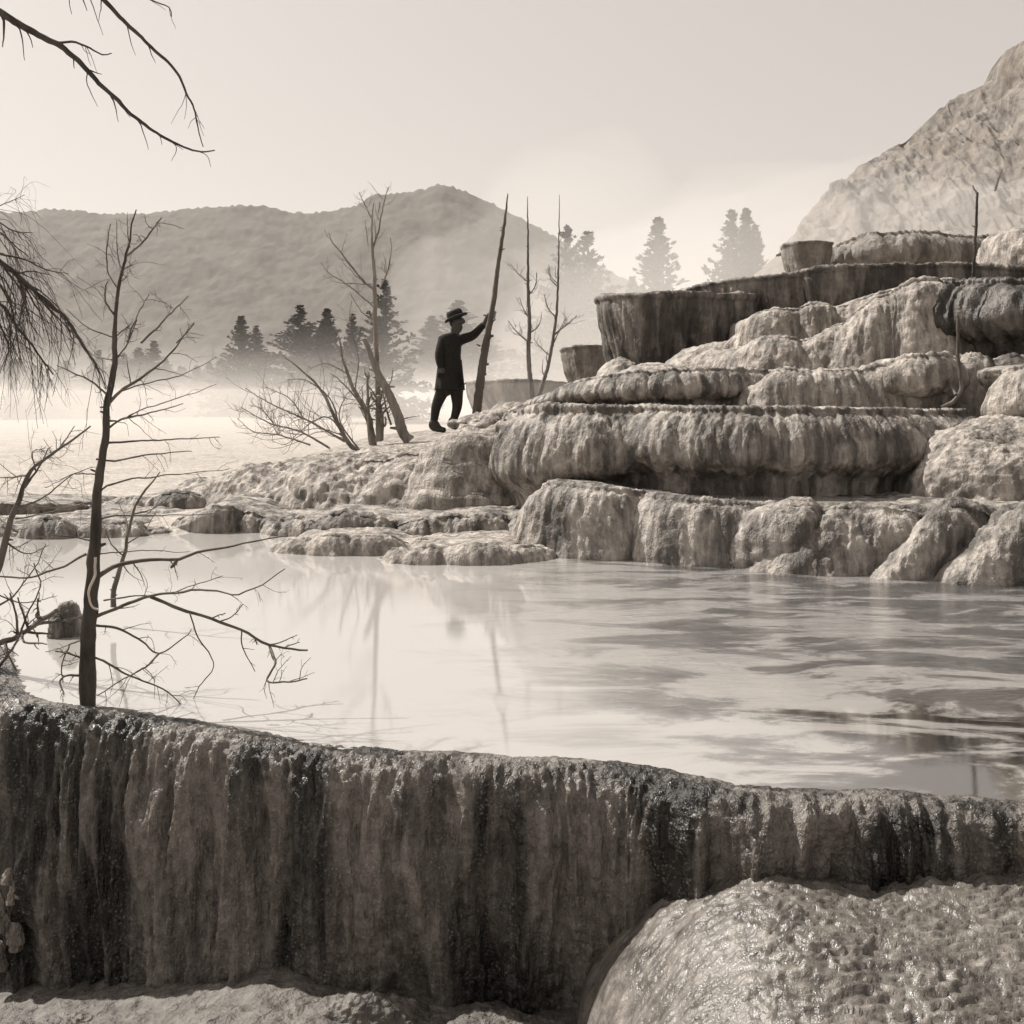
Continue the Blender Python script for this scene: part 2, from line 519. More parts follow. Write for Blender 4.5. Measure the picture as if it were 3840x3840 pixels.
terrace('travertine_terrace', 'pale lower tier bulging out beneath the lobed cascade', TB,
        [(2700, 1400, 12.9), (2740, 1340, 12.4), (2800, 1295, 12.0), (2880, 1272, 11.8), (2990, 1268, 11.7), (3090, 1275, 11.75), (3180, 1280, 12.0)],
        'flow', .34, M_PALE, back=1.5, zbase=.15, step=.014, rows=60, lobe=(.45, .07), flute=(.03, 7.0), knob=(.025, 13.0), seed=88, runnel=.018)
terrace('travertine_terrace', 'broad pale ridge of draped travertine sweeping down left from the thin pole', TB,
        [(3040, 1380, 12.1), (3060, 1345, 11.95), (3110, 1270, 11.8), (3180, 1195, 11.65), (3270, 1125, 11.55), (3350, 1082, 11.5), (3420, 1055, 11.45), (3490, 1043, 11.45), (3580, 1042, 11.6)],
        'flow', .45, M_PALE, back=1.8, zbase=.2, step=.013, rows=84, lobe=(.4, .09), flute=(.03, 6.0), knob=(.026, 14.0), seed=93, runnel=.02)
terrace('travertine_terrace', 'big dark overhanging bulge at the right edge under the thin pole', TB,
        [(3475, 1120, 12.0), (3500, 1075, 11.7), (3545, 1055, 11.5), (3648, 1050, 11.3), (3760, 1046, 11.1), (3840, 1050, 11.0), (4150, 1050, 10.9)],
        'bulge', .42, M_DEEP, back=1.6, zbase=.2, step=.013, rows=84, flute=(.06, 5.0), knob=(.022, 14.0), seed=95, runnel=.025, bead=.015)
mounds('smooth_mound', 'bright slope of smooth travertine under the tall dark pulpit', 'rock mound',
       [(2700, 1285, 12.9, 520, .9, 1420, 1.1), (2480, 1365, 12.4, 500, .8, 1440, 1.1), (2300, 1410, 12.3, 480, .8, 1470, 1.1), (2330, 1340, 13.9, 200, .5, 1420, 1.0)], M_PALE, 97, knob=(.02, 12.0), big=.06, res=.018)
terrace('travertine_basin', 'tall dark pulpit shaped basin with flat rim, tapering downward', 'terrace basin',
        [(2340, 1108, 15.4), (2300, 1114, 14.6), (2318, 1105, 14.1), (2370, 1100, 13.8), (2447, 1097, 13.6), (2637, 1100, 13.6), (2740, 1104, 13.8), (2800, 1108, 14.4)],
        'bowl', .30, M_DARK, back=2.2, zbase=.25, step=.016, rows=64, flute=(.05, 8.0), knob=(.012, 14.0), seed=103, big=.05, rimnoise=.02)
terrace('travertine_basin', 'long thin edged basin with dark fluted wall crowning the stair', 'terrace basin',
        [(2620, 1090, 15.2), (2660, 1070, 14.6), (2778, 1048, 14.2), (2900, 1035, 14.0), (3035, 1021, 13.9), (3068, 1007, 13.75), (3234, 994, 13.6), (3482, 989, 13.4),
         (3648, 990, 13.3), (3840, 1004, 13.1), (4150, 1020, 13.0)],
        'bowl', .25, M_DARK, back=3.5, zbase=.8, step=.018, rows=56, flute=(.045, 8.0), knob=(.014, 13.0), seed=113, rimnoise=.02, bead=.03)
terrace('travertine_basin', 'small squat dark basin standing behind the long upper rim', 'terrace basin',
        [(3030, 912, 20.2), (2975, 925, 19.6), (2985, 912, 19.2), (3040, 907, 19.0), (3090, 910, 19.2)],
        'bowl', .25, M_FAR, back=1.2, zbase=1.8, step=.03, rows=36, flute=(.05, 6.0), knob=(.015, 9.0), seed=123)
terrace('travertine_terrace', 'pale wide terrace step at the foot of the hill', TB,
        [(3020, 985, 20.5), (3130, 930, 20.2), (3235, 885, 20.0), (3300, 873, 19.8), (3480, 869, 19.8), (3515, 880, 20.2), (3700, 885, 20.6), (4200, 880, 20.6)],
        'bulge', .4, M_FAR, back=3, zbase=1.7, step=.03, rows=40, flute=(.08, 4.0), knob=(.03, 8.0), seed=133, runnel=.04)
mounds('lobed_mound', 'pale rounded block behind the thin pole at the right edge', 'rock mound',
       [(3790, 868, 18.2, 220, .8, 1010, .6), (3930, 850, 18.4, 300, .9, 1010, .6)], M_PALE, 137, knob=(.03, 9.0), big=.1, res=.025)
terrace('travertine_basin', 'small hazy basin half hidden by steam left of the pulpit', 'terrace basin',
        [(2180, 1300, 20.5), (2142, 1310, 19.7), (2165, 1298, 19.2), (2230, 1293, 19.0), (2300, 1296, 19.2)],
        'bowl', .25, M_FAR, back=1.5, zbase=.2, step=.03, rows=36, flute=(.05, 6.0), knob=(.015, 9.0), seed=143)
terrace('travertine_terrace', 'faint low wall in the steam behind the standing log', TB,
        [(1780, 1432, 27), (1840, 1426, 26), (1950, 1422, 25.5), (2060, 1428, 25.5), (2140, 1440, 26)],
        'bowl', .3, M_FAR, back=3, zbase=-.3, step=.04, rows=30, flute=(.05, 5.0), knob=(.02, 7.0), seed=153)

# --- ledges in the middle and on the left ---------------------------------------------------
ledge = terrace('travertine_ledge', 'rough pale ledge on which the man stands', 'ledge',
                [(880, 1800, 13.2), (940, 1768, 12.7), (1050, 1742, 12.2), (1200, 1728, 11.8), (1350, 1716, 11.5), (1500, 1706, 11.3), (1620, 1690, 11.3), (1700, 1655, 11.2),
                 (1770, 1600, 11.1), (1850, 1556, 11.3), (1930, 1538, 11.3), (2010, 1530, 11.2), (2100, 1526, 11.2)],
                'flow', .75, M_PALE, back=8.5, zbase=-.98, step=.016, rows=76, lobe=(.9, .07), flute=(.015, 7.0), knob=(.034, 13.0), seed=162, big=.15, lip=.05, back_rows=170, top_slope=.002)
terrace('travertine_ledge', 'wide shelf with dark front edge below the man', 'ledge',
        [(660, 2000, 10.7), (690, 1955, 10.4), (770, 1912, 10.25), (900, 1905, 10.3), (1000, 1932, 10.25), (1060, 1950, 10.05), (1250, 1942, 9.8), (1450, 1944, 9.7),
         (1600, 1948, 9.65), (1800, 1935, 9.6), (1960, 1935, 9.6)],
        'flow', .15, M_MID, back=2.4, zbase=-1.2, step=.015, rows=44, lobe=(.8, .10), flute=(.015, 8.0), knob=(.026, 14.0), seed=172, big=.09, lip=.02, back_rows=60, top_slope=.04)
terrace('travertine_ledge', 'low pale shelf at the waterline left of the reflections', 'ledge',
        [(1040, 2075, 9.3), (1060, 2045, 9.1), (1120, 2025, 8.95), (1250, 2013, 8.85), (1400, 2010, 8.85), (1500, 2026, 9.0), (1600, 2030, 9.1)],
        'flow', .16, M_PALE, back=1.2, zbase=-1.2, step=.014, rows=36, lobe=(.35, .05), flute=(.012, 9.0), knob=(.022, 13.0), seed=182, big=.06, lip=.02, back_rows=40)
terrace('travertine_ledge', 'lowest pale shelf touching the pool above the reflected man', 'ledge',
        [(1440, 2110, 8.75), (1470, 2085, 8.55), (1560, 2062, 8.42), (1700, 2052, 8.38), (1880, 2045, 8.42), (2000, 2050, 8.6), (2060, 2060, 8.9)],
        'flow', .17, M_PALE, back=1.2, zbase=-1.2, step=.014, rows=36, lobe=(.35, .05), flute=(.012, 9.0), knob=(.022, 13.0), seed=192, big=.06, lip=.02, back_rows=40)
terrace('travertine_terrace', 'low dark wall at the left edge across the pool', TB,
        [(-900, 1870, 11.9, 1950), (-300, 1880, 11.4, 1950), (60, 1885, 11.2, 1945), (220, 1890, 11.3, 1945), (310, 1900, 11.6, 1945), (370, 1912, 12.0, 1940)],
        'bowl', .10, M_MID, back=1.2, step=.02, rows=30, flute=(.02, 8.0), knob=(.012, 12.0), seed=202, back_rows=30)
terrace('travertine_terrace', 'thin dark line of a low terrace out on the pale flats', TB,
        [(300, 1738, 22.5, 1750), (420, 1724, 21.5, 1752), (650, 1722, 21, 1752), (860, 1734, 21.3, 1752), (920, 1742, 22.5, 1752)],
        'bowl', .10, M_DARK, back=3, step=.04, rows=24, flute=(.02, 6.0), knob=(.012, 9.0), seed=212)
terrace('travertine_basin', 'tiny pale basin out on the misty flats behind the foreground tree', 'terrace basin',
        [(300, 1702, 27.5, 1738), (272, 1694, 26.8, 1738), (300, 1690, 26.2, 1738), (345, 1692, 26.4, 1738), (350, 1700, 27.2, 1738)],
        'bowl', .15, M_FAR, back=1, step=.04, rows=24, flute=(.03, 6.0), knob=(.012, 9.0), seed=222)

terrace('travertine_ledge', 'long low pale ledge at the waterline behind the foreground tree', 'ledge',
        [(-500, 1985, 10.3), (-200, 1972, 10.1), (60, 1966, 9.95), (220, 1972, 9.9), (380, 1966, 9.95), (520, 1974, 10.05), (640, 1984, 10.3), (700, 2000, 10.6)],
        'flow', .16, M_MID, back=2.0, zbase=-1.2, step=.014, rows=36, lobe=(.5, .09), flute=(.012, 8.0), knob=(.024, 13.0), seed=252, big=.09, lip=.025, back_rows=50)
terrace('travertine_ledge', 'short low pale ledge on the flats between the foreground tree and the big shelf', 'ledge',
        [(390, 1896, 12.3), (450, 1878, 12.0), (560, 1868, 11.8), (690, 1864, 11.8), (790, 1872, 12.0), (850, 1890, 12.4)],
        'flow', .14, M_MID, back=1.6, zbase=-1.12, step=.016, rows=30, lobe=(.45, .08), flute=(.012, 8.0), knob=(.024, 12.0), seed=262, big=.08, lip=.025, back_rows=40)

# --- crusted rock standing in the pool, little knobs bottom left --------------------------------
c = at(255, 2250, 5.85)
V, Q = dome_mesh([(c[0], 5.85, WATER - .05, .062, .06, .21, .55), (c[0] - .035, 5.8, WATER - .05, .035, .035, .15, .7)], 230, knob=(.014, 40.0), big=.02, res=.005, flutes=.01)
tag(link('crusted_rock', mesh_np(V - c, Q), M_MID, None, c), 'small crusted rock standing in the pool behind the foreground trunk', 'rock')
P = []
r3 = random.Random(5)
for k in range(14):
    y = 3280 + k * 25
    d = 4.35
    q = at(30 + 40 * math.sin(k * .9) + r3.uniform(-15, 15), y, d)
    P.append((q[0], q[1], q[2] - .03, r3.uniform(.016, .032), r3.uniform(.02, .03), r3.uniform(.04, .06), 1.0))
V, Q = dome_mesh(P, 240, knob=(.006, 70.0), big=.012, res=.004)
c = np.array([P[-1][0], P[-1][1], P[-1][2]])
tag(link('crusted_column', mesh_np(V - c, Q), M_MID, None, c), 'knobbly crusted column left of the foreground wall', 'rock')

# --- foreground apron (bottom right) --------------------------------------------------------------
xs = np.arange(-.02, 3.4, .0062)
ys = np.arange(1.9, 3.95, .0062)
X, Y = np.meshgrid(xs, ys, indexing='ij')
P0 = np.stack([X, Y, X * 0], -1)
wob = .10 * fbm(P0 * 2.1, 4, 301)
u = np.clip((X - .19 + wob * .8 - .10 * (Y - 3.3) ** 2) / .66, 0, 1)
edge = np.clip(1 - (1 - u) ** 2.1, 0, 1) ** .55
top = -1.345 - .115 * np.clip(3.35 - Y, 0, 9) + .05 * fbm(P0 * 1.3, 3, 302) + .035 * np.exp(-((X - .62) / .3) ** 2 - ((Y - 3.2) / .3) ** 2)
top = top + .045 * sstep(.7, 1.5, X) * sstep(2.6, 3.2, Y) - .03 * np.exp(-((X - .95) / .16) ** 2) * sstep(3.0, 3.3, Y) + .01 * X
Z = -1.9 + (top + 1.9) * edge
flat = sstep(.35, .8, X)
ph = Y * 15 + 1.5 * X + 3.8 * fbm(P0 * 2.2, 4, 304) + 1.5 * fbm(P0 * 7, 3, 303)
ph2 = Y * 34 + 4 * X + 4.2 * fbm(P0 * 3.1, 4, 306) + 1.3 * fbm(P0 * 13, 3, 305)
sw, sw2 = 1 - (ph - np.floor(ph)), 1 - (ph2 - np.floor(ph2))
brk = sstep(-.15, .25, fbm(P0 * 3.4, 3, 309))
Z += (.25 + .75 * flat) * (.017 * (sw ** 2.2 * sstep(0, .10, 1 - sw) - .3) * brk + .014 * (sw2 ** 2.2 * sstep(0, .16, 1 - sw2) - .3))
kn = (.6 - worley(P0 * 30 + np.stack([0 * X, 0 * X, Z * 20], -1), 7)) + .5 * (.6 - worley(P0 * 55, 8))
Z += .009 * kn * (1 - .85 * flat) * sstep(-.2, .3, fbm(P0 * 3, 3, 307) + .25)
Z += .01 * fbm(P0 * 14, 3, 308)
G = np.stack([X, Y, Z], -1)
org = np.array([1.0, 2.9, -1.9])
tag(link('travertine_apron', mesh_np((G - org).reshape(-1, 3), grid_quads(*X.shape)), M_APRON, None, org),
    'wet rippled travertine apron with a rounded dome end, foreground right', 'rock apron')
# low dark domes on the foreground floor
for lab, spec, sd in (('low dark rounded boss at the bottom middle, left of the apron', (.0, 3.45, -1.98, .30, .26, .22, .95), 311),
                      ('small pale crusted boss at the foot of the wall, below its middle', (-.42, 3.66, -1.95, .24, .12, .17, 1.0), 312),
                      ('bright crusted boss at the bottom left corner', (-1.45, 3.95, -2.12, .30, .2, .13, 1.1), 313),
                      ('broad flat boss at the very bottom, left of the middle', (-.62, 3.36, -1.98, .5, .2, .15, 1.1), 314)):
    V, Q = dome_mesh([spec], sd, knob=(.016, 32.0), big=.07, res=.005)
    c = np.array(spec[:3])
    tag(link('travertine_boss', mesh_np(V - c, Q), M_FLOOR, None, c), lab, 'rock mound')


xs = np.arange(-3.2, .6, .0075)
ys = np.arange(2.6, 5.0, .0075)
X, Y = np.meshgrid(xs, ys, indexing='ij')
P0 = np.stack([X, Y, X * 0], -1)
Z = -1.852 + .05 * fbm(P0 * 2.2, 4, 321) + .022 * ((.6 - worley(P0 * 14, 5)) + .6 * (.6 - worley(P0 * 34, 6))) * sstep(-.2, .25, fbm(P0 * 1.7, 3, 322)) + .012 * fbm(P0 * 12, 3, 323)
Z = Z + .02 - .29 * np.clip(-.75 - X, 0, 1.25)
tag(link('floor', mesh_np(np.stack([X, Y, Z], -1).reshape(-1, 3), grid_quads(*X.shape)), M_FLOOR), kind='structure')


# ------------------------------------------------------------------ ground, water, hill, mountain
def spaced(lo, hi, n, k, c=0.0):
    t = np.linspace(math.asinh((lo - c) / k), math.asinh((hi - c) / k), n)
    return np.sinh(t) * k + c


gx = spaced(-3500, 3500, 520, 1.2, -.3)
gy = spaced(-400, 6000, 560, 1.6, 4.5)
X, Y = np.meshgrid(gx, gy, indexing='ij')


def ground_z(X, Y):
    z = -1.93 + .63 * sstep(5, 9, Y)
    z = z + .22 * sstep(9.4, 10.6, Y + .35 * fbm(np.stack([X, X * 0, X * 0], -1) * .7, 2, 401))
    z = z - 1.5 * sstep(45, 160, Y) - 7 * sstep(160, 900, Y)
    z = z + 3.2 * sstep(2, 14, X - .12 * (Y - 20)) * sstep(14, 40, Y) + 5 * sstep(6, 40, X) * sstep(20, 60, Y)
    P = np.stack([X, Y, X * 0], -1)
    z = z - .38 * sstep(.3, 2.2, -X) * (1 - sstep(4.5, 7, Y))
    near = 1 - sstep(20, 120, np.abs(Y) + np.abs(X))
    z = z + near * (.05 * fbm(P * 1.1, 4, 402) + .014 * (.6 - worley(P * 6, 3)) + .008 * (.6 - worley(P * 20, 4)))
    z = z + (1 - near) * .8 * fbm(P * .02, 3, 403)
    return z


Z = ground_z(X, Y)
tag(link('ground', mesh_np(np.stack([X, Y, Z], -1).reshape(-1, 3), grid_quads(*X.shape)), M_GROUND), kind='structure')

# pool water: fine sheet bounded by the rim
RW = catmull(np.array([at(p[0], p[1], p[2])[:2] for p in rim_pts]), 8)
xsw = np.linspace(-6.2, 5.0, 300)
rim_y = np.interp(xsw, RW[:, 0], RW[:, 1])
tt = np.linspace(0, 1, 120)[None]
X = np.repeat(xsw[:, None], 120, 1)
Y = (rim_y[:, None] + .035) * (1 - tt) + 12.7 * tt
Z = np.full_like(X, WATER)
m, nt, b = new_mat('milky spring water')
co = nt.nodes.new('ShaderNodeTexCoord').outputs['Object']
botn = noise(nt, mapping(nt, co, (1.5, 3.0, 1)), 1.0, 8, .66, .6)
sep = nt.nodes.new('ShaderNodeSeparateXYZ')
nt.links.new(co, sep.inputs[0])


def mrange(sock, a, bb, c0=0.0, c1=1.0):
    n = nt.nodes.new('ShaderNodeMapRange')
    n.interpolation_type = 'SMOOTHSTEP'
    nt.links.new(sock, n.inputs[0])
    for k, v in zip((1, 2, 3, 4), (a, bb, c0, c1)):
        n.inputs[k].default_value = v
    return n.outputs[0]


def mth(op, a, bb):
    n = nt.nodes.new('ShaderNodeMath')
    n.operation = op
    for k, v in ((0, a), (1, bb)):
        if isinstance(v, (int, float)):
            n.inputs[k].default_value = v
        else:
            nt.links.new(v, n.inputs[k])
    return n.outputs[0]


refl_mottle = mth('MULTIPLY', mrange(mth('ADD', sep.outputs[0], mth('MULTIPLY', botn, 2.4)), .9, 2.7), mrange(botn, .45, .55, .30, 1.0))  # mottled bottom; its darker right side paints in the terraces' dark reflection
nt.links.new(mix(nt, refl_mottle, warm(.40, .5), warm(.03, 1.2)), b.inputs['Base Color'])
b.inputs['Roughness'].default_value = .04
b.inputs['IOR'].default_value = 4.0
rp = noise(nt, mapping(nt, co, (5, 12, 1)), 1.0, 7, .68, 1.2)
rp2 = noise(nt, mapping(nt, co, (2.0, 1.1, 1)), 1.0, 3)
rmask = mth('MULTIPLY', mrange(mth('ADD', sep.outputs[0], mth('MULTIPLY', rp2, 1.6)), .7, 2.2), mrange(mth('ADD', sep.outputs[1], rp2), 4.9, 6.0))
bp = N(nt, 'ShaderNodeBump', Distance=.07)
nt.links.new(rp, bp.inputs['Height'])
nt.links.new(mth('ADD', mth('MULTIPLY', rmask, .85), .004), bp.inputs['Strength'])
nt.links.new(bp.outputs[0], b.inputs['Normal'])
M_WATER = m
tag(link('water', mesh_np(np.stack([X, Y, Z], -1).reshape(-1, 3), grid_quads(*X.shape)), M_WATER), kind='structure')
# the narrow upper pool between the low terrace and the great terrace
m2, nt2, b2 = new_mat('upper pool water')
b2.inputs['Base Color'].default_value = (*warm(.4, .6), 1)
b2.inputs['Roughness'].default_value = .08
b2.inputs['IOR'].default_value = 1.6
co2 = nt2.nodes.new('ShaderNodeTexCoord').outputs['Object']
bp2 = N(nt2, 'ShaderNodeBump', Distance=.01, Strength=.2)
nt2.links.new(noise(nt2, co2, 9, 3), bp2.inputs['Height'])
nt2.links.new(bp2.outputs[0], b2.inputs['Normal'])
wv = [at(2080, 1808, 9.0), at(2300, 1828, 8.78), at(2440, 1845, 8.8), at(2600, 1868, 8.45), at(2950, 1890, 8.4), at(3100, 1897, 8.25), at(3500, 1900, 8.0), at(4300, 1900, 7.5)]
V = []
for q in wv:
    V.append((q[0], q[1] + .24, -.742))
    V.append((q[0] * 10.2 / q[1], 10.2, -.742))
Q = [(2 * k, 2 * k + 2, 2 * k + 3, 2 * k + 1) for k in range(len(wv) - 1)]
tag(link('upper_pool_water', mesh_np(V, Q), m2), kind='structure')

# travertine hill at the right
crest = np.array([(2700, 1090), (2850, 1040), (2960, 940), (3010, 880), (3060, 800), (3135, 705), (3250, 605), (3330, 560), (3420, 500), (3500, 425), (3545, 380), (3610, 350), (3690, 330), (3725, 295), (3742, 240),
                  (3775, 188), (3840, 150), (3900, 120), (4000, 60), (4200, -40), (4600, -150), (5600, -220)], float)
cr = np.stack([np.interp(np.linspace(0, 1, 420), np.linspace(0, 1, len(crest)), crest[:, k]) for k in (0, 1)], 1)
vv = np.concatenate([np.linspace(0, 1, 170), np.linspace(1.02, 1.6, 20)])
G = np.zeros((len(cr), len(vv), 3))
for j, v in enumerate(vv):
    for i, (px, py) in enumerate(cr):
        dc = 46 + 4 * math.sin(px * .004)
        C1 = at(px, py, dc)
        foot = np.array([C1[0] * .72 + .6, 25.0, 1.3])
        if v <= 1:
            k = v ** .9
            G[i, j] = foot * (1 - k) + C1 * k
            G[i, j, 2] = foot[2] + (C1[2] - foot[2]) * (.25 * v + .75 * v ** 1.5)
        else:
            G[i, j] = C1 + np.array([0, (v - 1) * 40, -(v - 1) * 18 * max(.1, C1[2] / 12)])
nor = grid_normals(G)
if nor[200, 80, 1] > 0:
    nor = -nor
SP = np.stack([G[..., 0] * .55, G[..., 1] * .16, G[..., 2] * .12], -1)
dsp = .40 * (.4 - np.abs(fbm(SP * 1.0, 5, 501, .6)) * 2) + .16 * (.4 - np.abs(fbm(SP * 3.5, 4, 503, .6)) * 2) + .6 * fbm(G * .12, 4, 502) + .22 * (.6 - worley(G * .9, 5))
fade = np.minimum(1, np.abs(vv - 1) * 6 + .25)[None]
dsp = dsp * 1.25 + .5 * (.55 - worley(G * (.35, .2, .5), 6)) 
fade = np.minimum(1, np.abs(vv - 1) * 8 + .4)[None]
dsp = dsp * fade
G = G + dsp[..., None] * nor
tag(link('hill', mesh_np(G.reshape(-1, 3), grid_quads(len(cr), len(vv))), M_HILL), kind='structure')

# far forested mountain
ridge = np.array([(-4000, 900), (-2500, 840), (-1200, 770), (-500, 800), (0, 796), (150, 791), (168, 781), (400, 801), (560, 802), (700, 784), (900, 769), (1000, 773), (1090, 797), (1200, 796), (1340, 771),
                  (1375, 742), (1420, 728), (1500, 722), (1600, 708), (1640, 692), (1660, 688), (1690, 697), (1750, 720), (1850, 764), (2000, 842), (2080, 888), (2200, 965), (2400, 1080), (2700, 1220), (3100, 1330), (4200, 1400), (6500, 1400)], float)
DM = 2300.0
pxs = np.linspace(-4000, 6500, 900)
ry = np.interp(pxs, ridge[:, 0], ridge[:, 1])
vs = np.concatenate([np.linspace(0, 1, 90), np.linspace(1.03, 1.5, 14)])
Pm = np.zeros((len(pxs), len(vs), 3))
for j, v in enumerate(vs):
    d = 1250 + (DM - 1250) * v
    Cx = (pxs - CX) * DM / F
    Cz = (HY - ry) * DM / F
    Pm[:, j, 0] = Cx * (.72 + .28 * v)
    Pm[:, j, 1] = d
    Pm[:, j, 2] = -14 + (Cz + 14) * (v ** 1.25 if v <= 1 else 1 - (v - 1) * 1.2)
sp = np.stack([Pm[..., 0] * .004, Pm[..., 1] * .0012, Pm[..., 2] * 0], -1)
fade = np.clip(np.abs(vs - 1) * 4, 0, 1)[None] * np.clip(vs * 5, 0, 1)[None]
Pm[..., 2] += fade * (16 * (.4 - np.abs(fbm(sp, 4, 601)) * 2) + 5 * fbm(Pm * .012, 4, 602))
Pm[..., 2] += 2.6 * np.random.default_rng(9).uniform(-1, 1, Pm.shape[:2]) * np.clip(vs * 5, 0, 1)[None]
tag(link('mountain', mesh_np(Pm.reshape(-1, 3), grid_quads(len(pxs), len(vs))), M_MOUNT), kind='structure')


# ------------------------------------------------------------------ dead wood
def tube(path, r0, r1, sides=6, wob=0.0, seed=0, power=1.0):
    path = np.asarray(path, float)
    n = len(path)
    T = np.gradient(path, axis=0)
    T /= np.linalg.norm(T, axis=1)[:, None] + 1e-9
    ref = np.array([.3, .9, .2])
    U = np.cross(T, ref)
    U /= np.linalg.norm(U, axis=1)[:, None] + 1e-9
    W = np.cross(T, U)
    t = np.linspace(0, 1, n)
    r = r0 + (r1 - r0) * t ** power
    if wob:
        r = r * (1 + 1.5 * wob * fbm(np.stack([t * n * .35, t * 0 + seed, t * 0], 1), 3, seed))
    a = np.linspace(0, 2 * math.pi, sides, endpoint=False)
    rr = r[:, None] * (1 + (.12 * np.sin(a * 3 + seed)[None] if sides > 6 else 0))
    V = path[:, None] + rr[..., None] * (np.cos(a)[None, :, None] * U[:, None] + np.sin(a)[None, :, None] * W[:, None])
    V = np.concatenate([V.reshape(-1, 3), path[:1], path[-1:]])
    Q = grid_quads(n, sides, True)
    base = n * sides
    cap = [(base, (k + 1) % sides, k, k) for k in range(sides)] + [(base + 1, base - sides + k, base - sides + (k + 1) % sides, base - sides + (k + 1) % sides) for k in range(sides)]
    return V, Q, np.array(cap)


class TubeBag:
    def __init__(self):
        self.V, self.F, self.n = [], [], 0

    def add(self, path, r0, r1, sides=6, wob=.12, seed=0, power=1.0):
        V, Q, cap = tube(path, r0, r1, sides, wob, seed, power)
        self.V.append(V)
        self.F += [tuple(q) for q in (Q + self.n)] + [tuple(x[:3]) for x in (cap + self.n)]
        self.n += len(V)

    def build(self, name, mat, parent, org):
        me = bpy.data.meshes.new(name)
        me.from_pydata((np.vstack(self.V) - org).tolist(), [], self.F)
        me.polygons.foreach_set('use_smooth', np.full(len(me.polygons), True))
        me.update()
        return link(name, me, mat, parent)


def crooked(path3, amount, seed, n=None):
    P = catmull(path3, 8)
    L = np.linalg.norm(np.diff(P, axis=0), axis=1).sum()
    P, t = resample(P, n=n or max(8, int(L / max(amount * 2.2, .008))))
    k = np.linspace(0, 1, len(P))
    w = np.stack([fbm(np.stack([t / (amount * 9), t * 0 + seed * 3.1 + q, t * 0], 1), 3, seed + q) for q in range(3)], 1)
    return P + w * amount * np.minimum(1, k * 6)[:, None]


def add_twigs(bag, P, r0, r1, n, length, rnd, level=1, droop=.2, up=0.0, spread=1.0):
    """side twigs along the path P, shorter and thinner towards its tip"""
    m_ = len(P)
    for k in range(n):
        f = rnd.uniform(.12, .98)
        i = min(m_ - 2, int(f * (m_ - 1)))
        p = P[i]
        T = P[min(i + 1, m_ - 1)] - P[max(i - 1, 0)]
        T = T / (np.linalg.norm(T) + 1e-9)
        side = np.array([rnd.gauss(0, 1), rnd.gauss(0, .8), rnd.gauss(0, 1)])
        side -= T * side.dot(T)
        side /= np.linalg.norm(side) + 1e-9
        D = T * rnd.uniform(.35, .9) + side * spread * rnd.uniform(.6, 1.1) + np.array([0, 0, -droop * rnd.uniform(0, 1.5) + up])
        D /= np.linalg.norm(D)
        L = length * rnd.uniform(.35, 1.0) * (1.1 - .5 * f)
        rad = max(r1 * .7, (r0 + (r1 - r0) * f) * rnd.uniform(.28, .5))
        bend = np.array([rnd.gauss(0, .2), rnd.gauss(0, .2), rnd.gauss(0, .2) - droop * .5 + up])
        pts = [p, p + D * L * .5, p + (D + bend) * L]
        q = crooked(pts, L * .045, rnd.randrange(999))
        bag.add(q, rad, max(rad * .3, r1 * .35), 5, .15, rnd.randrange(99))
        if level > 1:
            add_twigs(bag, q, rad, r1 * .5, rnd.randint(2, 4), L * .5, rnd, level - 1, droop, up, spread)


def c1(x, y):
    return (x * .6625, y * .6625)


def c2(x, y):
    return (1200 + x * .6211, 600 + y * .6211)


def c4(x, y):
    return (x * .8282, 1200 + y * .8282)


